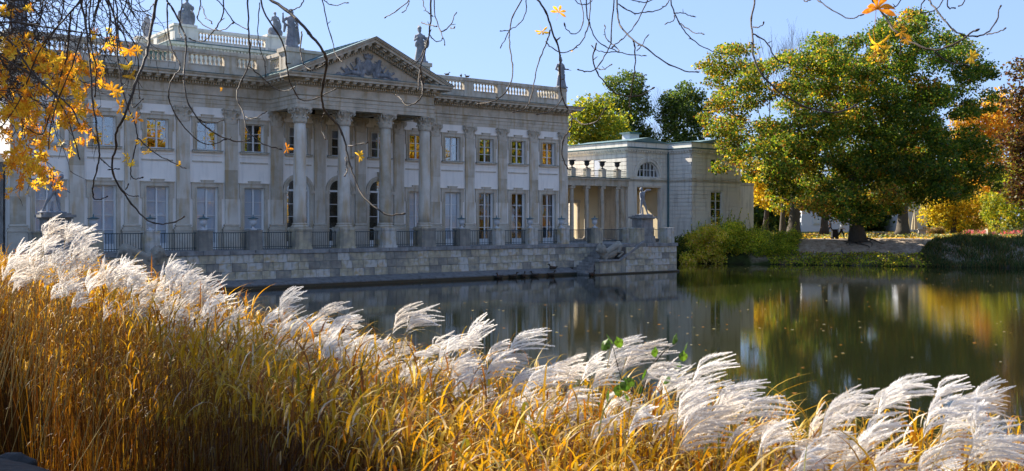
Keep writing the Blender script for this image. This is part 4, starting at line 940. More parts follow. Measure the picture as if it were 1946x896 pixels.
# colonnade between palace and pavilion
col = empty('colonnade', FOOT, PA); tag(col, 'small open colonnade of slender columns under a flat roof between palace and pavilion', 'colonnade')
m = MB(); m.box(55.9, V0 - .05, VN - .28, VN + .3, 7.5, 8.1); m.box(55.9, V0 - .04, VN - .42, VN + .4, 8.1, 8.25); m.box(55.9, V0 - .07, VN + .3, VN + 4.2, 7.75, 8.15); m.build('entablature', 'stone', col)
m = MB(); m.box(55.9, V0 - .04, VN - .46, VN + 4.2, 8.25, 8.33); m.build('roof_edge', 'copper', col)
cm = MB(); cm.box(-.27, .27, -.27, .27, ZD - .1, ZD + .12); cm.lathe([(.26, ZD + .12), (.27, ZD + .2), (.22, ZD + .26), (.21, ZD + .3), (.18, 7.12), (.19, 7.16), (.18, 7.2)], 0, 0, 20); cm.box(-.25, .25, -.25, .25, 7.4, 7.5)
for s in (-1, 1): cm.tube([(s * .22, -.2, 7.3), (s * .22, .2, 7.3)], .1, 10)
cm.box(-.2, .2, -.19, .19, 7.25, 7.4); cme = cm.mesh('column'); cme.materials.append(MATS['stone'])
for x in (57.2, 59.1, 61.0, 62.9, 64.8, 66.8, 68.8): link('column', cme, None, col, (x, VN, 0))
for x in (57.8, 60.8, 63.9, 67.0): link('column', cme, None, col, (x, VN + 2.4, 0), 0, (1.25, 1.25, 1))
m = MB(); wall_open(m, 56, V0 + .02, 1.8, 7.8, VN + 4.2, [(66.1, 67.3, ZD, 5.9, False), (60, 61.4, ZD, 6.0, False)], .4); m.build('back_wall', 'ochre_plaster', col)
m = MB()
for a, b in ((66.1, 67.3), (60, 61.4)):
    m.box(a - .3, a, VN + 4.08, VN + 4.19, ZD, 5.9); m.box(b, b + .3, VN + 4.08, VN + 4.19, ZD, 5.9); m.box(a - .35, b + .35, VN + 4.05, VN + 4.19, 5.9, 6.2); m.build('niche_surround', 'stone', col); m = MB()
m = MB(); m.box(V0 - .9, V0 - .5, VN - .1, VN + .2, ZD, 7.5); m.build('end_pilaster', 'stone', col)
m = MB()
for x in (59.1, 61.0, 62.9, 64.8, 66.8, 68.8): m.box(x - .26, x + .26, VN - .3, VN + .22, 8.33, 9.05); m.box(x - .3, x + .3, VN - .34, VN + .26, 9.05, 9.12); m.build('roof_pier', 'stone', col); m = MB()
m = MB(); m.box(56.2, V0 - .2, VN - .06, VN - .02, 8.95, 9.0); m.box(56.2, V0 - .2, VN - .06, VN - .02, 8.45, 8.49)
for k in range(94): x = 56.2 + k * .148; m.box(x, x + .024, VN - .05, VN - .03, 8.35, 8.98)
m.build('roof_railing', 'iron', col)
k0 = urn('bronze_urn', 'black_iron', 'black_iron', 1, True)
for k, (x, lb) in enumerate(((62.9, 'black footed urn on the colonnade roof, beside the palace corner'), (64.8, 'black footed urn on the colonnade roof, second from the palace'), (66.8, 'black footed urn on the colonnade roof, third from the palace'), (68.8, 'black footed urn on the colonnade roof, beside the pavilion wall'))):
    o = k0 if k == 0 else dup(k0); o.location = F(x, -VN + .02, 9.125); o.rotation_euler = (0, 0, PA); o.scale = (1.15, 1.15, 1.0); tag(o, lb, 'urn', 'black urns on the colonnade roof')
o = dup(k0); o.location = F(63.6, -VN - 2.5, 8.34); o.scale = (1.2, 1.2, .9); tag(o, 'black low urn standing further back on the colonnade roof behind the railing', 'urn', 'black urns on the colonnade roof')
# mirrored low wing at the far left of the palace
lw2 = empty('west_wing', FOOT, PA); tag(lw2, 'low stone wing joined to the far left end of the palace behind the leaves', 'building')
m = MB(); m.box(1, S0 - .02, 1.2, 18, 1.8, 7.6); m.build('wing_wall', 'stone_grey', lw2); m = MB(); m.box(.8, S0 - .03, 1.0, 18.2, 7.6, 8.1); m.build('wing_cornice', 'stone', lw2)

# ------------------------------------------------------------------ trees
def palette(n, cols, w=None, jit=.18):
    cols = np.array(cols); k = rng.choice(len(cols), n, p=w); return np.clip(cols[k] * rng.uniform(1 - jit, 1 + jit, (n, 1)), 0, 1)
def tree_limbs(base, top, cl, r0, seed=0, wob=.5):
    """trunk plus limbs reaching each leaf clump through a growing skeleton"""
    r_ = random.Random(seed); m = MB(); base = Vector(base); top = Vector(top)
    n = 7; tr = [base.lerp(top, k / (n - 1)) + Vector((r_.uniform(-.1, .1) * wob * k / 3, r_.uniform(-.1, .1) * wob, 0)) for k in range(n)]; tr[0] = base
    rad = [r0 * (1.45 if k == 0 else 1.12 if k == 1 else 1) * (1 - .45 * k / (n - 1)) for k in range(n)]
    t = MB(); t.tube(tr, rad, 12)
    nodes = [(tr[-1], r0 * .5), (tr[-2], r0 * .52), (tr[-3], r0 * .5)]
    order = sorted(cl, key=lambda c: (Vector(c) - top).length)
    for c in order:
        c = Vector(c); best = min(nodes, key=lambda q: (q[0] - c).length + .35 * max(0, q[0].z - c.z)); a, ra = best; L = (c - a).length
        if L < .3: continue
        k = max(3, int(L / 1.2)); pts = []; rr = []; rs = min(ra * .85, .045 * L + .05)
        for j in range(k + 1):
            u = j / k; p = a.lerp(c, u) + Vector((0, 0, -math.sin(u * math.pi) * .06 * L)); 
            if 0 < j < k: p += Vector([r_.uniform(-1, 1) * .07 * L / k ** .3 for _ in range(3)])
            pts.append(p); rr.append(rs * (1 - .65 * u))
        m.tube(pts, rr, 6)
        for j in range(1, k + 1): nodes.append((pts[j], rr[j]))
    return t, m
def crown_geo(cl, rad, nper, size, cols, w=None, flat=.7, clumpvar=.34, fill=.35, up=.4):
    Vs = []; Fs = []; Cs = []; off = 0
    for k, c in enumerate(cl):
        r = rad[k] if hasattr(rad, '__len__') else rad; n = int(nper * (r / (np.mean(rad) if hasattr(rad, '__len__') else r)) ** 1.6)
        d = unit(rng.normal(size=(n, 3))); q = rng.uniform(fill, 1.0, (n, 1)) ** .6 * r * (1 + .25 * np.sin(d[:, :1] * 7 + k) * np.cos(d[:, 1:2] * 6)); p = np.array(c) + d * q * np.array([1, 1, flat])
        cw = w if w is None or not callable(w) else w(c)
        col_ = palette(n, cols, cw) * (1 + rng.uniform(-clumpvar, clumpvar)); V, f, cc = leaves_geo(p, size, np.clip(col_, 0, 1), .75, None, up)
        Vs.append(V); Fs.append(f + off); Cs.append(cc); off += len(V)
    return np.concatenate(Vs), np.concatenate(Fs), np.concatenate(Cs)
def make_tree(name, label, base, top, cl, rad, nper, size, cols, w=None, r0=.35, group=None, seed=0, flat=.7, cat='tree', fill=.35):
    root = empty(name, base); b = Vector(base)
    t, m = tree_limbs(base, top, cl, r0, seed)
    for mb_ in (t, m): mb_.v = [tuple(Vector(v) - b) for v in mb_.v]
    t.build('trunk', 'bark', root, True)
    if m.v: m.build('branchwork', 'bark', root, True)
    V, f, c = crown_geo([tuple(Vector(q) - b) for q in cl], rad, nper, size, cols, w, flat, fill=fill)
    link('crown', colmesh('crown', V, f, c, 'leaf'), None, root)
    return tag(root, label, cat, group)
def inpoly(x, y, poly):
    c = False; n = len(poly)
    for i in range(n):
        x0, y0 = poly[i]; x1, y1 = poly[(i + 1) % n]
        if (y0 > y) != (y1 > y) and x < (x1 - x0) * (y - y0) / (y1 - y0) + x0: c = not c
    return c
GREEN = [(.05, .10, .015), (.095, .17, .02), (.20, .26, .025), (.38, .32, .035), (.46, .28, .035), (.38, .15, .03)]
BT = [(1318, 118), (1350, 92), (1385, 80), (1440, 78), (1462, 108), (1500, 92), (1530, 70), (1560, 60), (1604, 75), (1622, 40), (1660, 25), (1700, 22), (1740, 12), (1790, 45), (1840, 60), (1878, 75), (1880, 110), (1905, 150), (1893, 168), (1903, 200), (1880, 225), (1900, 290), (1922, 340), (1900, 372), (1850, 385),
      (1790, 388), (1740, 398), (1700, 412), (1660, 432), (1600, 428), (1556, 412), (1510, 396), (1470, 372), (1450, 345), (1400, 322), (1348, 342), (1342, 326), (1368, 300), (1350, 272), (1330, 252), (1312, 238), (1335, 208), (1350, 180), (1326, 160)]
HOLES = [(1470, 150, 14), (1455, 208, 13), (1500, 225, 10), (1395, 200, 8), (1770, 70, 8), (1800, 130, 10), (1425, 238, 11), (1398, 150, 6), (1860, 185, 8)]
r_ = random.Random(5); cl = []; rad = []
tries = 0
while len(cl) < 540 and tries < 60000:
    tries += 1
    x, y = r_.uniform(1312, 1920), r_.uniform(12, 432)
    if not inpoly(x, y, BT) or any((x - a) ** 2 + (y - b) ** 2 < (q + 9) ** 2 for a, b, q in HOLES): continue
    ex = min(1, min(x - 1305, 1925 - x) / 150); Yc = 97 + r_.uniform(-8.5, 7) * ex
    p = px(x, y, Yc); r = r_.uniform(.8, 1.4) + .6 * ex * r_.random()
    if not all(inpoly(x + dx * r * 14, y + dy * r * 10, BT) for dx, dy in ((1, 0), (-1, 0), (0, 1), (0, -1))):
        if r > 1.0: r = .75
        if not all(inpoly(x + dx * r * 12, y + dy * r * 9, BT) for dx, dy in ((1, 0), (-1, 0), (0, 1), (0, -1))): continue
    if any((p - Vector(q)).length < .8 for q in cl): continue
    cl.append(tuple(p)); rad.append(r)
def bigw(c):  # yellower left, darker green right: sunlit and shaded side put into leaf colours
    t = min(max((30 - c[0] ) / 20 + .35, 0), 1); a = np.array([.11, .25, .29, .19, .10, .06]); b = np.array([.42, .36, .13, .05, .03, .01]); q = a * t + b * (1 - t)
    if rng.random() < .10: q = np.array([.1, .1, .15, .3, .2, .15])
    return q / q.sum()
tb = px(1630, 463, 97); tb.z = float(gh(tb.x, tb.y)) - .1
big_b = Vector(tb)
make_tree('maple_tree', 'huge spreading maple with mottled green and yellow crown on the sandy bank', tuple(tb), (tb.x - .6, tb.y, 9.5), cl, rad, 290, .25, GREEN, lambda c: bigw((c[0] + big_b.x,)), 0.66, None, 3, .62, fill=.15)
# surface roots
m = MB()
for k in range(9):
    a = math.pi * (1.02 + .96 * k / 8) + rnd.uniform(-.15, .15); L = rnd.uniform(.5, 2.2); pts = []; rr = []
    for j in range(8):
        u = j / 7; q = Vector((tb.x + math.cos(a + .25 * math.sin(u * 5 + k)) * (.6 + u * L), tb.y + math.sin(a + .25 * math.sin(u * 5 + k)) * (.55 + u * L), 0)); q.z = float(gh(q.x, q.y)) + (.3 * (1 - u) ** 2.5 if j < 7 else -.05) - .03; pts.append(q); rr.append(.10 * (1 - u) + .02)
    m.tube(pts, rr, 7)
mt = [o for o in bpy.data.objects if o.name == 'maple_tree'][0]
m.v = [tuple(Vector(v) - big_b) for v in m.v]; m.build('root', 'bark', mt, True)

def ell_clumps(x0, x1, y0, y1, Y, n, r, seed, dd=3., shape=2.0, top=0.):
    r_ = random.Random(seed); out = []; t = 0
    while len(out) < n and t < 5000:
        t += 1; u, v = r_.uniform(-1, 1), r_.uniform(-1, 1)
        if abs(u) ** shape + abs(v) ** shape > 1: continue
        if top and abs(u) > 1 - top * (1 - v) / 2: continue
        p = px((x0 + x1) / 2 + u * (x1 - x0) / 2, (y0 + y1) / 2 + v * (y1 - y0) / 2, Y + r_.uniform(-dd, dd) * (1 - abs(u))); 
        if any((p - Vector(q)).length < r * .55 for q in out): continue
        out.append(tuple(p))
    return out
def simple_tree(name, label, box, Y, n, r, nper, size, cols, w=None, r0=.3, seed=1, group=None, trunk_x=None, shape=2., top=0., dd=3., flat=.8, grow=None):
    x0, x1, y0, y1 = box; c = ell_clumps(x0, x1, y0, y1, Y, n, r, seed, dd, shape, top); tx = trunk_x or (x0 + x1) / 2
    b = px(tx, 0, Y); b.z = float(gh(b.x, b.y)) - .1; zt = EZ + (418 - (y0 * .35 + y1 * .65)) / 1910 * Y
    return make_tree(name, label, tuple(b), (b.x + .3, b.y, zt), c, r, nper, size, cols, w, r0, group, seed, flat)
DK = [(.05, .09, .025), (.08, .14, .03), (.13, .19, .035), (.22, .22, .04)]
YG = [(.18, .25, .03), (.34, .36, .03), (.55, .45, .04), (.12, .18, .03)]
YE = [(.62, .46, .04), (.52, .36, .035), (.40, .34, .04), (.70, .56, .05), (.22, .25, .03)]
OR = [(.66, .36, .05), (.72, .46, .06), (.55, .27, .04), (.72, .55, .07)]
RD = [(.06, .03, .018), (.09, .035, .02), (.04, .035, .015), (.14, .06, .02)]
simple_tree('poplar_tree', 'tall dark green tree directly behind the pavilion roof', (1132, 1242, 140, 330), 150, 80, 1.35, 220, .34, DK, [.3, .35, .25, .1], .5, 11, 'tall dark trees behind the pavilion', top=.35)
simple_tree('poplar_tree', 'tall dark green tree behind the pavilion, beside the big maple', (1248, 1352, 164, 330), 148, 80, 1.35, 220, .34, DK, [.4, .35, .2, .05], .5, 12, 'tall dark trees behind the pavilion', top=.3)
simple_tree('linden_tree', 'yellow-green tree between the palace corner and the dark tree', (1070, 1190, 198, 360), 138, 48, 2.0, 300, .40, YG, [.3, .25, .15, .3], .4, 13)
simple_tree('beech_tree', 'orange autumn tree behind the right edge of the big maple', (1815, 1965, 185, 350), 128, 36, 2.0, 260, .40, OR, None, .4, 14)
simple_tree('copper_beech_tree', 'dark reddish brown tree at the right edge of the view', (1905, 2040, 110, 400), 108, 40, 1.8, 300, .34, RD + [(.2, .17, .02)], [.25, .25, .25, .1, .15], .45, 15)
simple_tree('maple_tree', 'small bright yellow maple behind the bushes, left of the big tree', (1430, 1548, 318, 402), 122, 26, 1.3, 240, .30, YE[:4], None, .3, 16, trunk_x=1508)
simple_tree('maple_tree', 'golden spreading maple with a dark trunk standing on the far lawn', (1740, 1890, 352, 428), 134, 34, 1.5, 250, .32, YE, None, .38, 17, trunk_x=1811)
for k, (bx, Yt, lb) in enumerate((((1870, 1925, 320, 440), 122, 'slim yellow tree with thin trunk right of the stone bollard'), ((1905, 1985, 300, 435), 118, 'yellow-green young tree at the right edge above the dark bank'), ((1845, 1885, 370, 440), 140, 'small pinkish brown tree beyond the flower bed'))):
    simple_tree('young_tree', lb, bx, Yt, 16, 1.25, 220, .28, [YG, YG, OR + [(.35, .2, .12)]][k], None, .12, 18 + k, 'young trees on the right lawn')
# trees outside the frame: they stand across the pond and show in the window panes and the water
gold = None
spots = [(62, 8, 17), (70, 20, 15), (66, 34, 18), (72, 47, 16), (70, 62, 19), (74, 76, 17), (64, -6, 16), (58, -20, 18), (46, -28, 15), (84, 12, 20), (86, 40, 21), (88, 66, 20)]
def proto_tree(name, cols, seed, w=None):
    r_ = random.Random(seed); c = []
    while len(c) < 34:
        d = Vector([r_.gauss(0, 1) for _ in range(3)]).normalized(); q = r_.uniform(.3, 1); c.append((d.x * 4.6 * q, d.y * 4.6 * q, 9.6 + d.z * 6.0 * q))
    t = make_tree(name, 'x', (0, 0, 0), (0, 0, 7), c, 1.7, 260, .42, cols, w, .35, None, seed); return t
gt = proto_tree('autumn_tree', YE + OR, 31); gt2 = proto_tree('autumn_tree', GREEN + YG, 32)
for k, (x, y, h) in enumerate(spots):
    s_ = gt if k % 3 != 1 else gt2; o = s_ if k in (0, 1) else dup(s_)
    o.location = (x, y, float(gh(x, y)) - .1); o.rotation_euler = (0, 0, k * 1.3); o.scale = (h / 15,) * 3
    tag(o, 'golden autumn tree on the bank to the right, seen reflected in the palace windows' if k % 3 != 1 else 'green and yellow tree on the bank to the right, seen reflected in the palace windows', 'tree', 'trees mirrored in the palace windows')
# bare trees: forking twigs
def bare_tree(label, x, Y, ytop, seed, spread=1., lv=5):
    r_ = random.Random(seed); m = MB(); b = px(x, 0, Y); b.z = float(gh(b.x, b.y)); H = EZ + (418 - ytop) / 1910 * Y - b.z
    def grow(p, d, L, r, k):
        q = p + d * L + Vector((r_.uniform(-.1, .1), r_.uniform(-.1, .1), 0)) * L * .4; m.tube([p, p.lerp(q, .5) + Vector((r_.uniform(-.04, .04), r_.uniform(-.04, .04), 0)) * L, q], [r, r * .85, r * .7], 5 if k > 2 else 3, False)
        if k == 0: return
        for _ in range(3 if k > 1 else 4):
            e = (d + Vector((r_.uniform(-.5, .5), r_.uniform(-.5, .5), r_.uniform(-.05, .35))) * spread).normalized(); grow(q.lerp(p, r_.uniform(0, .35)), e, L * r_.uniform(.6, .82), r * .62, k - 1)
    grow(Vector((0, 0, 0)), Vector((0, 0, 1)), H * .36, .15, lv)
    o = m.build('trunk', 'bark'); t = empty('bare_tree', b); o.parent = t; tag(t, label, 'tree')
bare_tree('leafless grey tree between the two dark trees behind the pavilion', 1243, 165, 185, 3, .9)
bare_tree('leafless tree whose fine twigs rise behind the top left of the big maple', 1492, 135, 55, 4, 1.)
bare_tree('leafless tree standing behind the yellow-green tree by the palace corner', 1262, 178, 195, 6, .9)
# dark trunks under the canopy
for k, (x, Y, w_, lb) in enumerate(((1508, 112, .75, 'thick brown trunk beside the white house, under the big maple'), (1486, 118, .35, 'thin dark trunk left of the thick brown trunk'), (1566, 125, .5, 'dark trunk in front of the white house wall'), (1715, 118, .75, 'broad trunk right of the big maple, beside the closed parasols'), (1455, 126, .4, 'dark trunk between pavilion and thick brown trunk'))):
    c = ell_clumps(x - 55, x + 55, 300, 392, Y + 3, 12, 1.6, 60 + k, 3.5); b = px(x, 0, Y); b.z = float(gh(b.x, b.y)) - .1
    make_tree('shaded_tree', lb, tuple(b), (b.x + .2, b.y, b.z + 5), c, 1.6, 220, .36, GREEN[:4] + [(.3, .2, .02)], None, w_, 'shaded trees behind the big maple', 60 + k)
# far wood closing the view
Vs = []; Fs = []; Cs = []; off = 0
cls = []; r_ = random.Random(9)
for k in range(460):
    x = r_.uniform(-80, 190); y = r_.uniform(158, 195); h = r_.uniform(3, 20 if x > 34 else 11); cls.append((x, y, h))
gcl = [(r_.uniform(96, 125), -90 + r_.random() * 210, r_.uniform(2, 15)) for k in range(260)]
V, f, c = crown_geo(gcl, 3.4, 130, .8, YE + OR, None, .85, .35)
stuff(tag(link('golden_wood', colmesh('golden_wood', V, f, c, 'leaf')), 'golden autumn wood on the far right bank, mirrored in the window panes', 'wood'))
for k in range(150): cls.append((r_.uniform(27, 62), r_.uniform(146, 158), r_.uniform(2.6, 9)))
for k in range(60): cls.append((r_.uniform(75, 130), r_.uniform(90, 150), r_.uniform(3, 12)))
V, f, c = crown_geo(cls, 3.0, 130, .75, DK + [(.16, .13, .02)], [.35, .3, .2, .1, .05], .85, .35)
stuff(tag(link('distant_wood', colmesh('distant_wood', V, f, c, 'leaf')), 'dark mass of woodland closing the park beyond the lawns', 'wood'))

# ------------------------------------------------------------------ bushes on the far bank
def bush(name, label, cl, rad, nper, size, cols, w=None, shoots=0, seed=0, group=None):
    cl = [tuple(c) for c in cl]; ctr = np.mean(np.array(cl), 0); b = Vector((ctr[0], ctr[1], float(gh(ctr[0], ctr[1])))); root = empty(name, b)
    loc = [tuple(Vector(q) - b) for q in cl]; V, f, c = crown_geo(loc, rad, nper, size, cols, w, .9, .25, .2)
    link('foliage', colmesh('foliage', V, f, c, 'leaf'), None, root)
    if shoots:
        r_ = random.Random(seed); P = []; m = MB()
        for k in range(shoots):
            q = Vector(r_.choice(loc)); d = Vector((r_.uniform(-.5, .5), r_.uniform(-.3, .3), 1)).normalized(); L = r_.uniform(1.0, 2.3); m.tube([q, q + d * L * .6, q + d * L], [.02, .014, .008], 4)
            for j in range(26): u = j / 26; P.append(tuple(q + d * (L * (.2 + .8 * u)) + Vector((r_.uniform(-.14, .14), r_.uniform(-.14, .14), 0)) * (1.2 - u)))
        m.build('stem', 'bark', root); V, f, c = leaves_geo(np.array(P), size * .9, palette(len(P), cols[:4], None)); link('shoot_leaves', colmesh('shoot_leaves', V, f, c, 'leaf'), None, root)
    return tag(root, label, 'bush', group)
def bclumps(x0, x1, ytop, Y, n, seed, r=.8):
    r_ = random.Random(seed); out = []
    for k in range(n):
        x = r_.uniform(x0, x1); u = (x - x0) / (x1 - x0); Yc = Y + r_.uniform(-1.2, 2.0); g0 = float(gh(*px(x, 0, Yc)[:2])); top = EZ + (418 - np.interp(u, [0, .5, 1], ytop)) / 1910 * Yc - r * .9
        p = px(x, 0, Yc); p.z = r_.uniform(max(g0, 0) + .2, max(top, g0 + .5)); out.append(p)
    return out
BG = [(.55, .60, .06), (.32, .44, .05), (.85, .78, .09), (.16, .24, .035), (.90, .68, .14), (.88, .66, .26)]  # leaf colours raised to stand in for sun the pavilion keeps off the shrubs
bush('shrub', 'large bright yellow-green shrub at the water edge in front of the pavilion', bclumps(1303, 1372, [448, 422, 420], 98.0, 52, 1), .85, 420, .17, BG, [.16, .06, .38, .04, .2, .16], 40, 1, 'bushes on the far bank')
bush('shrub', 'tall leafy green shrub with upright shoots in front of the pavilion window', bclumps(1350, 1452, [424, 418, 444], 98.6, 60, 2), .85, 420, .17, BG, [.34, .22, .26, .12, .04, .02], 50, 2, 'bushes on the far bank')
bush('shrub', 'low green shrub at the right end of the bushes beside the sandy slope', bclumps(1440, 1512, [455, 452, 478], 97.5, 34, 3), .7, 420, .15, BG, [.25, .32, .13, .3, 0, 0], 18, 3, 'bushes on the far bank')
bush('ivy_bush', 'dark ivy-covered bush behind the right corner of the landing', bclumps(1276, 1312, [440, 442, 455], 98.5, 26, 4), .75, 380, .15, DK, None, 0, 4)
bush('shrub', 'round pale green bush beside the golden maple on the lawn', bclumps(1796, 1850, [424, 418, 424], 138, 20, 5, .9), .9, 260, .22, YG, None, 0, 5)
bush('shrub', 'low flowering bush in front of the parasols', bclumps(1757, 1795, [434, 432, 434], 128, 12, 6, .5), .55, 220, .18, [(.15, .18, .05), (.3, .2, .06), (.35, .22, .15)], None, 0, 6)
# dark sedges on the right bank
def blades(n, X, Y, Z, H, wid, cols, mat, lean=.35, seg=5, wind=(0., 0.), droop=.5, jit=.18, az=None, name='x', w=None):
    """n curved ribbons with roots X,Y,Z (arrays), heights H"""
    az = rng.uniform(0, 2 * np.pi, n) if az is None else az; dx = np.cos(az) * lean * rng.uniform(.3, 1.3, n) + wind[0]; dy = np.sin(az) * lean * rng.uniform(.3, 1.3, n) + wind[1]
    t = np.linspace(0, 1, seg + 1)[None, :]; Hn = H[:, None]; dr = (droop * rng.uniform(.2, 1.2, n))[:, None]
    px_ = X[:, None] + dx[:, None] * Hn * t ** 1.8; py_ = Y[:, None] + dy[:, None] * Hn * t ** 1.8; pz = Z[:, None] + Hn * (t - dr * t ** 2.6 * .8)
    wd = (wid * rng.uniform(.6, 1.3, n))[:, None] * np.clip(1.15 - t ** 2.2 * 1.12, .03, 1) * np.clip(.35 + t * 4, 0, 1); tw = (az + np.pi / 2 + rng.uniform(-.7, .7, n))[:, None] + t * rng.uniform(-1.2, 1.2, n)[:, None]
    ox = np.cos(tw) * wd / 2; oy = np.sin(tw) * wd / 2
    A = np.stack([px_ - ox, py_ - oy, pz], -1); B = np.stack([px_ + ox, py_ + oy, pz], -1); V = np.stack([A, B], 2).reshape(-1, 3)
    base = (np.arange(n) * 2 * (seg + 1))[:, None] + (np.arange(seg) * 2)[None, :]; f = np.stack([base, base + 1, base + 3, base + 2], -1).reshape(-1, 4)
    col_ = np.repeat(palette(n, cols, w, jit), 2 * (seg + 1), 0)
    return V, f, col_
def joinm(name, parts, mat):
    off = 0; Vs, Fs, Cs = [], [], []
    for V, f, c in parts: Vs.append(V); Fs.append(f + off); Cs.append(c); off += len(V)
    return link(name, colmesh(name, np.concatenate(Vs), np.concatenate(Fs), np.concatenate(Cs), mat))
n = 17000; u = rng.uniform(0, 1, n); X = 37.5 + u * 16; Yb = np.interp(X, [33, 46, 58], [92.5, 88.5, 78]) ; Y = Yb + rng.uniform(-.3, 6, n) * np.clip((X - 36) / 5, .2, 1.3) ; Z = np.maximum(gh(X, Y), -.2)
H = rng.uniform(.7, 1.25, n) * np.interp(X, [37, 41, 47, 53], [.4, .75, .9, 1.5]) * (.75 + .35 * np.sin(X * 2.3 + Y) * np.sin(Y * 1.7) + .25 * np.sin(X * .9))
SG = [(.04, .085, .03), (.06, .12, .04), (.09, .15, .05), (.20, .22, .09), (.22, .15, .06)]
stuff(tag(joinm('sedge', [blades(n, X, Y, Z, H, np.full(n, .05), SG, 'leaf', .5, 4, droop=.6)], 'leaf'), 'dark green sedges covering the right bank down to the water', 'sedge'))
n = 3500; X = rng.uniform(24.5, 38, n); d0 = rng.uniform(-.1, 1.9, n); Y = np.interp(X, [16.8, 26, 33, 46], [98, 95, 92.5, 88.5]) + d0; Z = gh(X, Y)
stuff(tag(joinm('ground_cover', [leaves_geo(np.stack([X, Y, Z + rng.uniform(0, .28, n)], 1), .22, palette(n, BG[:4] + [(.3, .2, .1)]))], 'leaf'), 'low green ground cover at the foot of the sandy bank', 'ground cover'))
n = 2600; X = rng.uniform(33, 62, n); Y = rng.uniform(105, 110, n); Z = gh(X, Y)
stuff(tag(joinm('flower_border', [leaves_geo(np.stack([X, Y, Z + rng.uniform(0, .4, n)], 1), .22, palette(n, [(.12, .18, .04), (.2, .24, .08), (.4, .42, .36), (.35, .2, .06)]))], 'leaf'), 'pale low plants bordering the path behind the big maple', 'flower border'))
n = 1600; X = rng.uniform(57, 68, n); Y = rng.uniform(124, 128, n); Z = gh(X, Y)
stuff(tag(joinm('flower_bed', [leaves_geo(np.stack([X, Y, Z + rng.uniform(0, .5, n)], 1), .25, palette(n, [(.6, .12, .22), (.5, .2, .28), (.1, .16, .04)]))], 'leaf'), 'pink flower bed on the far lawn at the right', 'flower bed'))
n = 7000; X = rng.uniform(16, 80, n); Y = 100 + rng.gamma(2, 9, n); Z = gh(X, Y)
stuff(tag(joinm('fallen_leaves', [leaves_geo(np.stack([X, Y, Z + .05], 1), .26, palette(n, YE[:4] + OR), .8, None, 3)], 'leaf'), 'golden fallen leaves strewn over the lawn beyond the path', 'fallen leaves'))
n = 650; X = rng.uniform(-6, 45, n); Y = rng.uniform(16, 93, n); k = sdist(X, Y, POND) < -1; X, Y = X[k], Y[k]; n = len(X)
fl = leaves_geo(np.stack([X, Y, np.full(n, .012)], 1), .13, palette(n, [(.5, .22, .04), (.45, .35, .2), (.5, .45, .3), (.35, .2, .05)]), .8, None, 60); fl[0][:, 2] = .008 + rng.uniform(0, .01, len(fl[0]))
stuff(tag(joinm('floating_leaves', [fl], 'leaf'), 'scattered fallen leaves floating on the dark pond', 'floating leaves'))

# ------------------------------------------------------------------ things on the far lawn
h_ = empty('white_house', (0, 0, 0)); tag(h_, 'low white house seen under the branches of the big maple', 'house')
def hbox(m, x0, x1, Y, z0, z1, d=8): a = px(x0, 0, Y).x; b = px(x1, 0, Y).x; m.box(a, b, Y, Y + d, z0, z1)
m = MB(); hbox(m, 1524, 1640, 142, 2, 8.5); m.build('house_wall', 'white_wall', h_); m = MB(); hbox(m, 1715, 1762, 141, 2, 8.5); m.build('house_wall', 'white_wall', h_)
m = MB(); hbox(m, 1518, 1645, 141.5, 8.5, 9.0, 9); m.build('house_roof', 'stone_grey', h_); m = MB(); hbox(m, 1710, 1768, 140.5, 8.5, 9.0, 9); m.build('house_roof', 'stone_grey', h_)
for x in (1552, 1604): m = MB(); hbox(m, x - 7, x + 7, 141.9, 3.6, 5.2, .2); wo_ = m.build('window', 'white_wall', h_); m = MB(); hbox(m, x - 5.6, x + 5.6, 141.86, 3.75, 5.1, .1); m.build('pane', 'blind', wo_)
def parasol(x, Y, lb):
    b = px(x, 0, Y); b.z = float(gh(b.x, b.y)); r = empty('parasol', b); m = MB(); m.tube([(0, 0, 0), (0, 0, 3.0)], .035, 8); m.build('pole', 'iron', r)
    m = MB(); N = 16; prof = [(.42, .55), (.40, .9), (.28, 1.9), (.14, 2.6), (.05, 3.05)]; i = 0
    for rr, z in prof:
        for k in range(N): a = 2 * math.pi * k / N; q = rr * (1 if k % 2 else .68); m.v.append((q * math.cos(a), q * math.sin(a), z))
    for j in range(len(prof) - 1):
        for k in range(N): m.f.append((j * N + k, j * N + (k + 1) % N, (j + 1) * N + (k + 1) % N, (j + 1) * N + k))
    m.build('folded_canopy', 'parasol', r); m = MB(); m.lathe([(.3, 0), (.3, .08), (.05, .12)], 0, 0, 12); m.build('foot', 'iron', r); tag(r, lb, 'parasol', 'closed parasols by the white house')
parasol(1723, 131, 'closed beige parasol nearest the broad trunk'); parasol(1738, 130, 'closed beige parasol in front of the white house, right one of two')
def bench(x, Y):
    b = px(x, 0, Y); b.z = float(gh(b.x, b.y)); r = empty('stone_bench', b, .1); m = MB(); m.box(-.75, .75, -.28, .28, .5, .62); m.box(-.7, .7, -.24, .24, .46, .5); m.build('seat', 'stone', r)
    for s in (-.5, 0, .5): m = MB(); m.tube([(s, 0, 0), (s - .12, 0, .22), (s + .06, 0, .48)], [.14, .09, .13], 7); m.build('leg', 'stone', r)
    tag(r, 'weathered stone bench beside the flower border right of the big trunk', 'bench')
bench(1672, 110)
for x, Y, w_, lb in ((1879, 122, .26, 'slender stone block standing before the pink flower bed'), (1751, 121, .45, 'low stone block standing in front of the parasols')):
    b = px(x, 0, Y); b.z = float(gh(b.x, b.y)) - .02; r = empty('stone_block', b); m = MB(); m.box(-w_, w_, -.3, .3, 0, .72, None, .03); m.build('block_body', 'stone', r); m = MB(); m.box(-w_ - .05, w_ + .05, -.35, .35, .722, .82, None, .02); m.build('block_cap', 'stone', r); tag(r, lb, 'stone block')
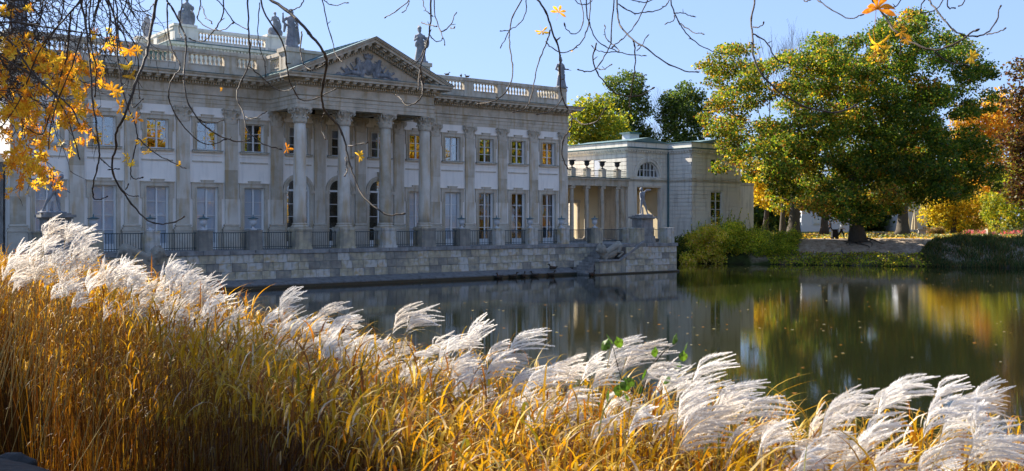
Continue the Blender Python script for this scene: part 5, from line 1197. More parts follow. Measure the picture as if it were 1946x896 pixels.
# person walking with a trolley
def person(x, Y, label, coat=False, scale=1., face=-1):
    b = px(x, 0, Y); b.z = float(gh(b.x, b.y)) + .0; r = empty('person', b); r.scale = (scale * -face * -1, scale, scale)
    P = [('c', (0, 0, .98), (-.04, 0, 1.36), .13, .15), ('e', (-.05, 0, 1.38), (.1, .2, .09)), ('c', (-.06, 0, 1.45), (-.08, 0, 1.54), .05, .05), ('e', (-.10, 0, 1.63), (.10, .08, .125)), ('c', (-.19, 0, 1.62), (-.2, 0, 1.61), .018, .012), ('e', (-.09, .08, 1.62), (.02, .015, .03)), ('e', (-.09, -.08, 1.62), (.02, .015, .03)),
         ('c', (0, .09, .95), (-.22, .09, .52), .09, .062), ('c', (-.22, .09, .52), (-.3, .09, .1), .058, .04), ('c', (-.3, .09, .06), (-.42, .09, .05), .045, .035), ('c', (0, -.09, .95), (.2, -.09, .52), .09, .062), ('c', (.2, -.09, .52), (.48, -.09, .14), .058, .04), ('c', (.48, -.09, .12), (.42, -.09, .03), .045, .035),
         ('c', (-.05, .2, 1.36), (-.12, .25, 1.08), .05, .042), ('c', (-.12, .25, 1.08), (-.36, .22, .98), .04, .03), ('c', (-.05, -.2, 1.36), (-.02, -.25, 1.08), .05, .042), ('c', (-.02, -.25, 1.08), (-.28, -.22, .98), .04, .03)]
    for s in (.22, -.22):
        for k in range(4): P.append(('c', (-.37 if s > 0 else -.3, s - .03 + .02 * k, .97), (-.44 if s > 0 else -.37, s - .03 + .02 * k, .94 - .01 * k), .012, .009))
        P.append(('c', (-.36 if s > 0 else -.29, s - .04, .98), (-.4 if s > 0 else -.33, s - .05, 1.0), .012, .01))
    link('body', blob(P, .016, 1), 'skin', r)
    S = [('c', (0, 0, .98), (-.04, 0, 1.36), .16, .17), ('e', (-.05, 0, 1.37), (.13, .23, .11)), ('c', (-.05, .2, 1.36), (-.12, .25, 1.08), .068, .06), ('c', (-.05, -.2, 1.36), (-.02, -.25, 1.08), .068, .06)]
    link('shirt', blob(S, .02, 1), 'cloth_white' if not coat else 'cloth_dark', r)
    T = [('e', (0, 0, .95), (.16, .18, .12)), ('c', (0, .09, .93), (-.22, .09, .52), .11, .085), ('c', (-.22, .09, .52), (-.3, .09, .14), .082, .065), ('c', (0, -.09, .93), (.2, -.09, .52), .11, .085), ('c', (.2, -.09, .52), (.46, -.09, .18), .082, .065)]
    link('trousers', blob(T, .02, 1), 'cloth_dark', r)
    link('hair', blob([('e', (-.08, 0, 1.68), (.11, .095, .1)), ('e', (-.03, 0, 1.62), (.07, .085, .1))], .016, 1), 'hair', r)
    for s, x0, z0 in ((1, -.3, 0), (-1, .46, .05)): link('shoe', blob([('c', (x0 + .03, s * .09, z0 + .06), (x0 - .14, s * .09, z0 + .045), .05, .04)], .015, 0), 'cloth_dark', r)
    tag(r, label, 'person'); return r
person(1599, 101.5, 'person in white shirt and dark trousers pushing a trolley past the big trunk', False, 1.02, -1)
person(1578, 128, 'person in dark clothes standing by the white house behind the trolley', True, .98, 1)
b = px(1586, 0, 101.3); b.z = float(gh(b.x, b.y)); r = empty('trolley', b)
m = MB(); m.box(-.3, .3, -.25, .25, .18, .95, None, .04); m.box(-.34, .34, -.28, .28, .9, .98); m.build('bag', 'cloth_dark', r)
m = MB(); m.tube([(.28, .2, .2), (.34, .2, .95), (.42, .2, 1.05)], .02, 6); m.tube([(.28, -.2, .2), (.34, -.2, .95), (.42, -.2, 1.05)], .02, 6); m.tube([(.42, -.25, 1.05), (.42, .25, 1.05)], .022, 6); m.build('handle', 'iron', r)
wm = MB(); wm.lathe([(.12, -.02), (.13, 0), (.12, .02)], 0, 0, 14); wv = wm.v[:]; wm.v = [(x, z, y) for x, y, z in wv]; wme = wm.mesh('wheel'); wme.materials.append(MATS['black_iron'])
for x in (-.22, .24):
    for y in (-.24, .24): link('wheel', wme, None, r, (x, y, .13))
tag(r, 'dark wheeled trolley pushed along the path just left of the big trunk', 'trolley')
# ducks on the ledge and water
dk = blob([('c', (-.12, 0, .12), (.12, 0, .13), .085, .10), ('c', (.14, 0, .16), (.2, 0, .27), .045, .035), ('e', (.22, 0, .31), (.055, .045, .045)), ('c', (.27, 0, .30), (.33, 0, .29), .02, .018), ('c', (-.16, 0, .15), (-.27, 0, .2), .05, .02), ('c', (0, .07, .15), (-.14, .06, .16), .05, .03), ('c', (0, -.07, .15), (-.14, -.06, .16), .05, .03)], .014, 1)
for k, (s, n_, z, rz, lb) in enumerate(((45.6, 5.25, 0, .3, 'brown duck on the water by the ledge, leftmost of the row'), (46.6, 5.2, 0, 1.2, 'brown duck close to the leftmost duck by the ledge'), (47.6, 5.3, 0, 2.6, 'brown duck swimming near the middle of the row by the ledge'), (49.3, 5.2, 0, .4, 'brown duck swimming below the small lump on the ledge'), (49.9, 4.7, .40, 3.3, 'dark duck resting up on the sloping ledge'), (52.0, 6.8, 0, .8, 'brown duck beside the foot of the water stairs'), (44.3, 5.3, 0, 4.0, 'brown duck furthest left, away from the others'))):
    o = link('duck', dk, 'duck_brown', None, F(s, n_, z - (.04 if z == 0 else -.02)), rz); o.scale = (1.35,) * 3; tag(o, lb, 'duck', 'ducks along the ledge')
o = link('heron', blob([('c', (0, 0, .45), (.1, 0, .6), .10, .09), ('c', (.12, 0, .66), (.1, 0, .95), .035, .03), ('e', (.13, 0, 1.0), (.06, .035, .035)), ('c', (.18, 0, 1.0), (.32, 0, .97), .015, .008), ('c', (-.03, .03, .4), (-.02, .03, 0), .014, .012), ('c', (-.03, -.03, .4), (-.02, -.03, 0), .014, .012), ('c', (-.05, 0, .42), (-.2, 0, .3), .06, .02)], .012, 1), 'pigeon_grey', None, px(1601, 472, 94.8), 1.9); o.location.z = float(gh(o.location.x, o.location.y)); o.scale = (.85,) * 3
tag(o, 'small dark wading bird standing on the sandy slope below the big trunk', 'bird')
for k, (s, lb) in enumerate(((43.5, 'pigeon perched on the roof balustrade just right of the pediment'), (44.8, 'second pigeon along the roof balustrade, right of the pediment'), (45.4, 'third pigeon along the roof balustrade, toward the corner statue'))):
    o = link('pigeon', dk, None, None, F(s, -.25, 15.25), k * 1.4); o.data = dk; o.scale = (.8, .8, .8); tag(o, lb, 'bird', 'pigeons on the balustrade')

# ------------------------------------------------------------------ foreground: silver grass
ex_x = np.array([-9.5, -6.2, -4.9, -3.9, -2.65, -1.3, 0.2, 1.6, 3.2, 5, 8]); ex_y = np.array([15.0, 12.6, 11.0, 9.7, 7.9, 5.3, 3.4, 2.7, 2.3, 2.0, 1.8])    # near edge
fx_y = np.array([17.5, 14.4, 13.0, 12.0, 10.4, 8.8, 7.5, 6.6, 6.1, 5.5, 5.3]) - .2                                                                     # edge at the water
def field(n, bias=1.):
    out = []
    X = rng.uniform(-9.8, 5.5, n * 2); u = rng.uniform(0, 1, n * 2) ** bias; a = np.interp(X, ex_x, ex_y); b = np.interp(X, ex_x, fx_y); Y = a + u * (b - a)
    k = (np.abs(X / np.maximum(Y, .1)) < .62) & (Y > 2.2); X, Y = X[k][:n], Y[k][:n]; return X, Y, gh(X, Y)
def ztop(X, Y):
    """height of the leaf canopy"""
    return np.interp(X, [-8, -5.5, -4, -2, 0, 1.5, 3, 5], [3.86, 3.79, 3.66, 3.46, 3.32, 3.20, 3.12, 3.06]) + .05 * np.sin(X * 3.1) * np.cos(Y * 2.3)
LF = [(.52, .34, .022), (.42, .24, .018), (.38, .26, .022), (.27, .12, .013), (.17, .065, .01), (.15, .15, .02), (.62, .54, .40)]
parts = []
X, Y, Z = field(15000); T = ztop(X, Y) * rng.uniform(.93, 1.0, len(X)); H = np.maximum(T - Z, .4)
parts.append(blades(len(X), X, Y, Z, H, np.full(len(X), .0048), [(.10, .040, .008), (.07, .028, .006), (.17, .08, .014), (.04, .018, .006), (.22, .14, .02)], None, .09, 4, droop=.04, name='culm'))
X, Y, Z = field(700); T = ztop(X, Y) * rng.uniform(.75, .92, len(X)); parts.append(blades(len(X), X, Y, Z, np.maximum(T - Z, .4), np.full(len(X), .005), [(.12, .06, .012), (.20, .12, .03), (.07, .03, .01)], None, .45, 5, droop=.1))
for lo, hi, n, L, wd, cols, w, le in ((.62, 1.02, 24000, .30, .0125, LF, [.30, .20, .13, .16, .09, .04, .08], .8), (.30, .80, 17000, .30, .009, [(.20, .10, .012), (.13, .055, .008), (.09, .035, .006), (.26, .18, .02), (.30, .26, .18)], [.28, .28, .24, .16, .04], .7), (.02, .45, 15000, .28, .008, [(.07, .026, .007), (.045, .018, .006), (.10, .05, .01), (.2, .13, .05), (.03, .015, .006)], [.3, .3, .22, .05, .13], .7)):  # lower tiers: dead brown leaves, darkened further for the shade inside the stand
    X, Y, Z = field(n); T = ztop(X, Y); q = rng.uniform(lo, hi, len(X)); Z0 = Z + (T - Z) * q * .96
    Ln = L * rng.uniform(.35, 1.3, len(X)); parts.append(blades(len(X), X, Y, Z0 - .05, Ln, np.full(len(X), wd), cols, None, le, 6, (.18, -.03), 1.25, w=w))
# long arching leaves at the top of the canopy
X, Y, Z = field(2000); Z0 = ztop(X, Y) - .34; parts.append(blades(len(X), X, Y, Z0, rng.uniform(.25, .5, len(X)), np.full(len(X), .014), LF, None, .75, 7, (.2, -.02), 1.2, w=[.44, .24, .16, .07, .02, .04, .03]))
stuff(tag(joinm('silver_grass', parts, 'grass_leaf'), 'dense golden brown stand of tall ornamental grass filling the near bank', 'grass'))
# short green grass and litter at the path edge
X = rng.uniform(-7, 2, 3200); a = np.interp(X, ex_x, ex_y); Y = a - rng.gamma(2, .16, 3200) + .1; Z = gh(X, Y)
stuff(tag(joinm('short_grass', [blades(3200, X, Y, Z, rng.uniform(.05, .22, 3200), np.full(3200, .006), [(.08, .15, .02), (.12, .2, .03), (.05, .09, .015), (.25, .16, .04)], None, .7, 4, droop=.7)], 'grass_leaf'), 'short green grass along the edge of the dirt path', 'grass'))
n = 500; X = rng.uniform(-7, 1, n); Y = np.interp(X, ex_x, ex_y) - rng.gamma(2, .35, n) + .3; fl = leaves_geo(np.stack([X, Y, gh(X, Y) + .03], 1), .06, palette(n, [(.3, .1, .02), (.15, .07, .03), (.4, .2, .03), (.08, .04, .02)]), .7, None, 3)
stuff(tag(joinm('leaf_litter', [fl], 'leaf'), 'brown leaf litter lying along the path edge', 'leaf litter'))
q = Vector((-3.42, 6.85, 0)); q.z = float(gh(q.x, q.y)) - .03
o = link('rock', blob([('e', (0, 0, .02), (.13, .1, .07)), ('e', (.08, .03, .01), (.09, .08, .05)), ('e', (-.09, .02, .0), (.08, .07, .05)), ('b', -.05, .06, -.04, .05, .0, .09)], .03, 0), 'rock', None, q); tag(o, 'dark rough rock at the bottom left corner beside the path', 'rock')

# plumes: swept racemes with fine hairs on a curved culm
def plume_mesh(seed, sweep, spread, nr=12):
    r_ = np.random.default_rng(seed); V = []; Fc = []; mi = []
    def tri(a, b, c): i = len(V); V.extend([a, b, c]); Fc.append((i, i + 1, i + 2)); mi.append(0)
    up = np.array([0, 0, 1.]); wd = np.array([1., 0, 0])
    for k in range(nr):
        u = k / (nr - 1); st = np.array([.03 * u * sweep, 0, .10 * u]); az = r_.uniform(0, 2 * np.pi); out = np.array([np.cos(az), np.sin(az), 0]) * spread * r_.uniform(.2, 1)
        L = r_.uniform(.21, .31) * (1 - .25 * u); N = 28; p = st.copy(); d = unit(up * 1.0 + out + wd * .25 * sweep)
        tgt = unit(wd * sweep + out * .35 + up * r_.uniform(-.15, .35)); prev = None
        for j in range(N):
            t = j / (N - 1); d = unit(d + (tgt - d) * (.055 + .06 * sweep) + r_.normal(0, .02, 3)); q = p + d * L / N
            side = unit(np.cross(d, np.array([0, -1., .2]))); s2 = np.cross(d, side); w_ = .0022
            i = len(V); V.extend([p - side * w_, p + side * w_, q + side * w_, q - side * w_]); Fc.append((i, i + 1, i + 2, i + 3)); mi.append(0)
            if j > 2:
                env = math.sin(math.pi * min(1, (t - .05) * .9 + .12)) ** .6
                for h in range(7):
                    a = r_.uniform(0, 2 * np.pi); hd = unit(d * 1.25 + (side * np.cos(a) + s2 * np.sin(a)) * .8 + r_.normal(0, .12, 3)); hl = r_.uniform(.016, .028) * env
                    c = p + hd * hl; ww = unit(np.cross(hd, r_.normal(size=3))) * .0012; tri(p - ww, p + ww, c)
            p = q
    m = MB(); m.v = [tuple(v) for v in V]; m.f = Fc; n0 = len(Fc)
    m.tube([(-.22 * sweep - .05, 0, -1.5), (-.12 * sweep, 0, -.8), (-.03 * sweep, 0, -.25), (0, 0, 0), (.02 * sweep, 0, .1)], [.0035, .0032, .0028, .0024, .0014], 5)
    me = m.mesh('plume'); me.materials.append(MATS['plume']); me.materials.append(MATS['culm_mat'])
    me.polygons.foreach_set('material_index', [0] * n0 + [1] * (len(me.polygons) - n0)); return me
surf('culm_mat', [(.30, .20, .05), (.42, .30, .10)], 20, .6, 0)
pm_up = [plume_mesh(100 + k, .45, .85) for k in range(5)]; pm_mid = [plume_mesh(200 + k, .9, .55) for k in range(5)]; pm_sw = [plume_mesh(300 + k, 1.3, .40, 11) for k in range(5)]
topx = [0, 30, 60, 100, 140, 170, 230, 290, 340, 400, 440, 480, 520, 560, 600, 640, 700, 750, 795, 830, 870, 940, 1020, 1060, 1110, 1180, 1250, 1300, 1340, 1400, 1450, 1500, 1560, 1640, 1700, 1760, 1800, 1870, 1910, 1946]
topy = [480, 462, 450, 402, 415, 440, 478, 495, 488, 512, 560, 590, 580, 540, 570, 568, 612, 610, 570, 620, 602, 625, 612, 660, 640, 632, 632, 690, 680, 662, 712, 755, 752, 726, 700, 715, 705, 688, 725, 790]
grx = [0, 100, 200, 300, 400, 500, 600, 700, 800, 900, 1000, 1100, 1200, 1400, 1600, 1800, 1946]; gry = [505, 540, 565, 600, 640, 655, 680, 705, 725, 740, 755, 775, 795, 815, 860, 885, 880]
def plY(x): return float(np.interp(x, [0, 300, 600, 900, 1250, 1600, 1946], [11.6, 10.0, 8.2, 6.6, 5.5, 4.8, 4.4]))
r_ = random.Random(21); cnt = 0
MX = [60, 110, 150, 195, 240, 290, 335, 385, 430, 475, 540, 600, 670, 740, 800, 870, 940, 1010, 1080, 1150, 1220, 1290, 1360, 1430, 1510, 1600, 1690, 1780, 1860]
MARKS = ['left of the left statue pedestal', 'right under the left statue pedestal', 'below the first french door', 'below the leftmost urn', 'between the two leftmost urns', 'below the second urn from the left', 'right of the second urn', 'below the third urn from the left', 'left of the fourth urn',
         'below the fourth urn from the left', 'left of the first portico column', 'below the first portico column', 'below the second portico column', 'below the third portico column', 'below the rightmost portico column', 'below the first urn right of the portico', 'below the second urn right of the portico',
         'below the third urn right of the portico', 'below the palace corner', 'below the lion', 'left of the vine leaves', 'beside the vine leaves', 'below the yellow shrub', 'right of the vine, below the shrubs', 'below the right end of the shrubs', 'below the walking person', 'below the big maple trunk', 'below the parasols',
         'below the pink flower bed', 'at the right edge of the view']
regions = [(20, 180, 58, 'tall white plume in the dense mass at the far left, below the left statue pedestal'), (180, 440, 68, 'white plume in the thick row in front of the left terrace wall'), (440, 700, 42, 'white plume in the loose group in front of the portico water wall'),
           (700, 1080, 46, 'white plume leaning right in front of the palace reflection'), (1080, 1470, 38, 'silvery plume bending right around the green vine leaves'), (1470, 1950, 38, 'silvery drooping plume in the lower right group against the dark water')]
for x0, x1, n, lb in regions:
    for k in range(n):
        x = r_.uniform(x0, x1); t = np.interp(x, topx, topy); g_ = np.interp(x, grx, gry); u = (k / n) ** 1.1
        y = t + (g_ - t) * u * .95 + r_.uniform(0, 14); Yp = plY(x) - .7 * u + r_.uniform(-.25, .35)
        h_px = .27 * 1910 / Yp; tipshift = .55 if x > 900 else .35
        base = px(x - h_px * tipshift, y + h_px * (.78 if x < 700 else .62), Yp)
        pool = pm_up + pm_mid[:2] if x < 500 else pm_mid + pm_up[:2] if x < 900 else pm_sw + pm_mid[:2]
        o = link('grass_plume', r_.choice(pool), None, None, base); s = r_.uniform(.75, 1.25) * (1 if x < 700 else .84); o.rotation_euler = (r_.uniform(-.2, .2), r_.uniform(-.3, .3), r_.uniform(-.9, .9)); o.scale = (s, s * r_.uniform(.55, 1.0), s * r_.uniform(.85, 1.2))
        mark = MARKS[min(int(np.searchsorted(MX, x)), len(MARKS) - 1)]; row = 'topmost' if u < .22 else 'upper' if u < .48 else 'middle' if u < .74 else 'lowest'
        tone = 'white upright' if x < 500 else 'white leaning' if x < 1000 else 'silvery arching'
        tag(o, tone + ' plume in the ' + row + ' row, ' + mark, 'grass plume', tone + ' plumes of the ' + row + ' row ' + mark)
for x, y, lb in ((1370, 672, 'tall silvery plume bending right above the row, below the shrubs'), (1418, 722, 'silvery plume with a long drooping tip, at the right end of the middle group'), (1625, 738, 'low arching silvery plume alone against dark water, below the walking person'), (1735, 708, 'high arching silvery plume on a long stalk, alone against dark water below the parasols'), (1838, 700, 'slim narrow plume pointing up right, highest at the lower right'), (1886, 735, 'broad silvery plume near the right edge below the dark sedges'),
                (788, 585, 'tall white plume with spread fingers below the third portico column'), (638, 578, 'white plume bent right, standing clear below the first portico column'), (566, 555, 'tall white double plume left of the first portico column'), (1012, 625, 'white plume bent right, standing clear below the third urn right of the portico'), (1238, 645, 'long silvery plume touching the vine leaves'), (345, 505, 'open fan-shaped white plume before the terrace wall below the third urn'), (108, 420, 'highest white plume of all, under the left statue pedestal')):
    Yp = plY(x); h_px = .27 * 1910 / Yp; base_ = px(x - h_px * .6, y + h_px * .7, Yp); o = link('grass_plume', r_.choice(pm_up if x < 600 else pm_mid if x < 900 else pm_sw), None, None, base_); o.rotation_euler = (0, 0, r_.uniform(-.3, .3)); o.scale = (1.15 if x < 1800 else .85, .8, 1.1 if x < 1800 else .9); tag(o, lb, 'grass plume')
# vine with green leaves among the plumes
vine = empty('vine', px(1215, 800, 5.3)); vb = Vector(vine.location)
m = MB(); m.tube([px(1205, 850, 5.3) - vb, px(1215, 760, 5.3) - vb, px(1235, 700, 5.3) - vb, px(1262, 668, 5.25) - vb, px(1285, 655, 5.2) - vb], [.004, .004, .0035, .003, .002], 6); m.tube([px(1215, 760, 5.3) - vb, px(1180, 720, 5.35) - vb, px(1165, 660, 5.35) - vb], [.003, .003, .002], 6); m.build('stem', 'twig_bark', vine)
lf = MB(); pts = [(0, 0), (.03, .018), (.05, .05), (.045, .08), (.02, .10), (.0, .13), (-.02, .10), (-.045, .08), (-.05, .05), (-.03, .018)]
for a, b in zip(pts, pts[1:] + pts[:1]): i = len(lf.v); lf.v += [(0, .06, .012), (a[0], a[1], abs(a[0]) * -.2), (b[0], b[1], abs(b[0]) * -.2)]; lf.f.append((i, i + 1, i + 2))
leafy('vine_leaf', .5, .4, [(.06, .15, .015), (.11, .22, .025), (.05, .11, .015)]); lfm = lf.mesh('leaf'); lfm.materials.append(MATS['vine_leaf'])
for x, y in ((1278, 655), (1300, 668), (1298, 688), (1282, 702), (1166, 655), (1145, 668), (1180, 662), (1245, 680), (1190, 745), (1205, 735), (1225, 722), (1175, 755), (1260, 730), (1155, 765), (1140, 780), (1198, 765), (1215, 750)):
    o = link('leaf', lfm, None, vine, px(x, y, 5.25 + rnd.uniform(-.1, .1)) - vb); o.rotation_euler = (R(rnd.uniform(50, 110)), rnd.uniform(-.6, .6), rnd.uniform(-2, 2)); o.scale = (rnd.uniform(.4, .65),) * 3
tag(vine, 'climbing vine with bright green leaves poking out between the plumes at the right of centre', 'vine')

# ------------------------------------------------------------------ horse chestnut: trunk at the left, branches hanging into the view
ch = empty('chestnut_tree', (-8.5, 3.5, 2.5)); cb = Vector(ch.location); tag(ch, 'horse chestnut overhanging the view with bare drooping twigs and yellow-orange leaves', 'tree')
m = MB(); m.tube([(-8.5, 3.5, 2.3), (-8.4, 3.6, 4), (-8.2, 3.9, 6), (-7.6, 4.4, 8.2)], [.42, .33, .28, .22], 14); m.v = [tuple(Vector(v) - cb) for v in m.v]; m.build('trunk', 'bark', ch, True)
def limbz(x): return 8.4 - .006 * (x - 2) ** 2
LX = [-7.6, -6, -4, -2, 0, 2, 4, 6, 8]
m = MB(); m.tube([(x, 4.4 + 2.6 * min(1, (x + 7.6) / 4), limbz(x)) for x in LX], [.22, .19, .16, .14, .12, .1, .08, .06, .03], 10); m.tube([(-7.6, 4.4, 8.2), (-7.2, 6, 8.2), (-6.5, 8, 7.9), (-5, 9.5, 7.6), (-3.5, 10, 7.4)], [.2, .15, .12, .09, .05], 9); m.v = [tuple(Vector(v) - cb) for v in m.v]; m.build('limb', 'bark', ch, True)
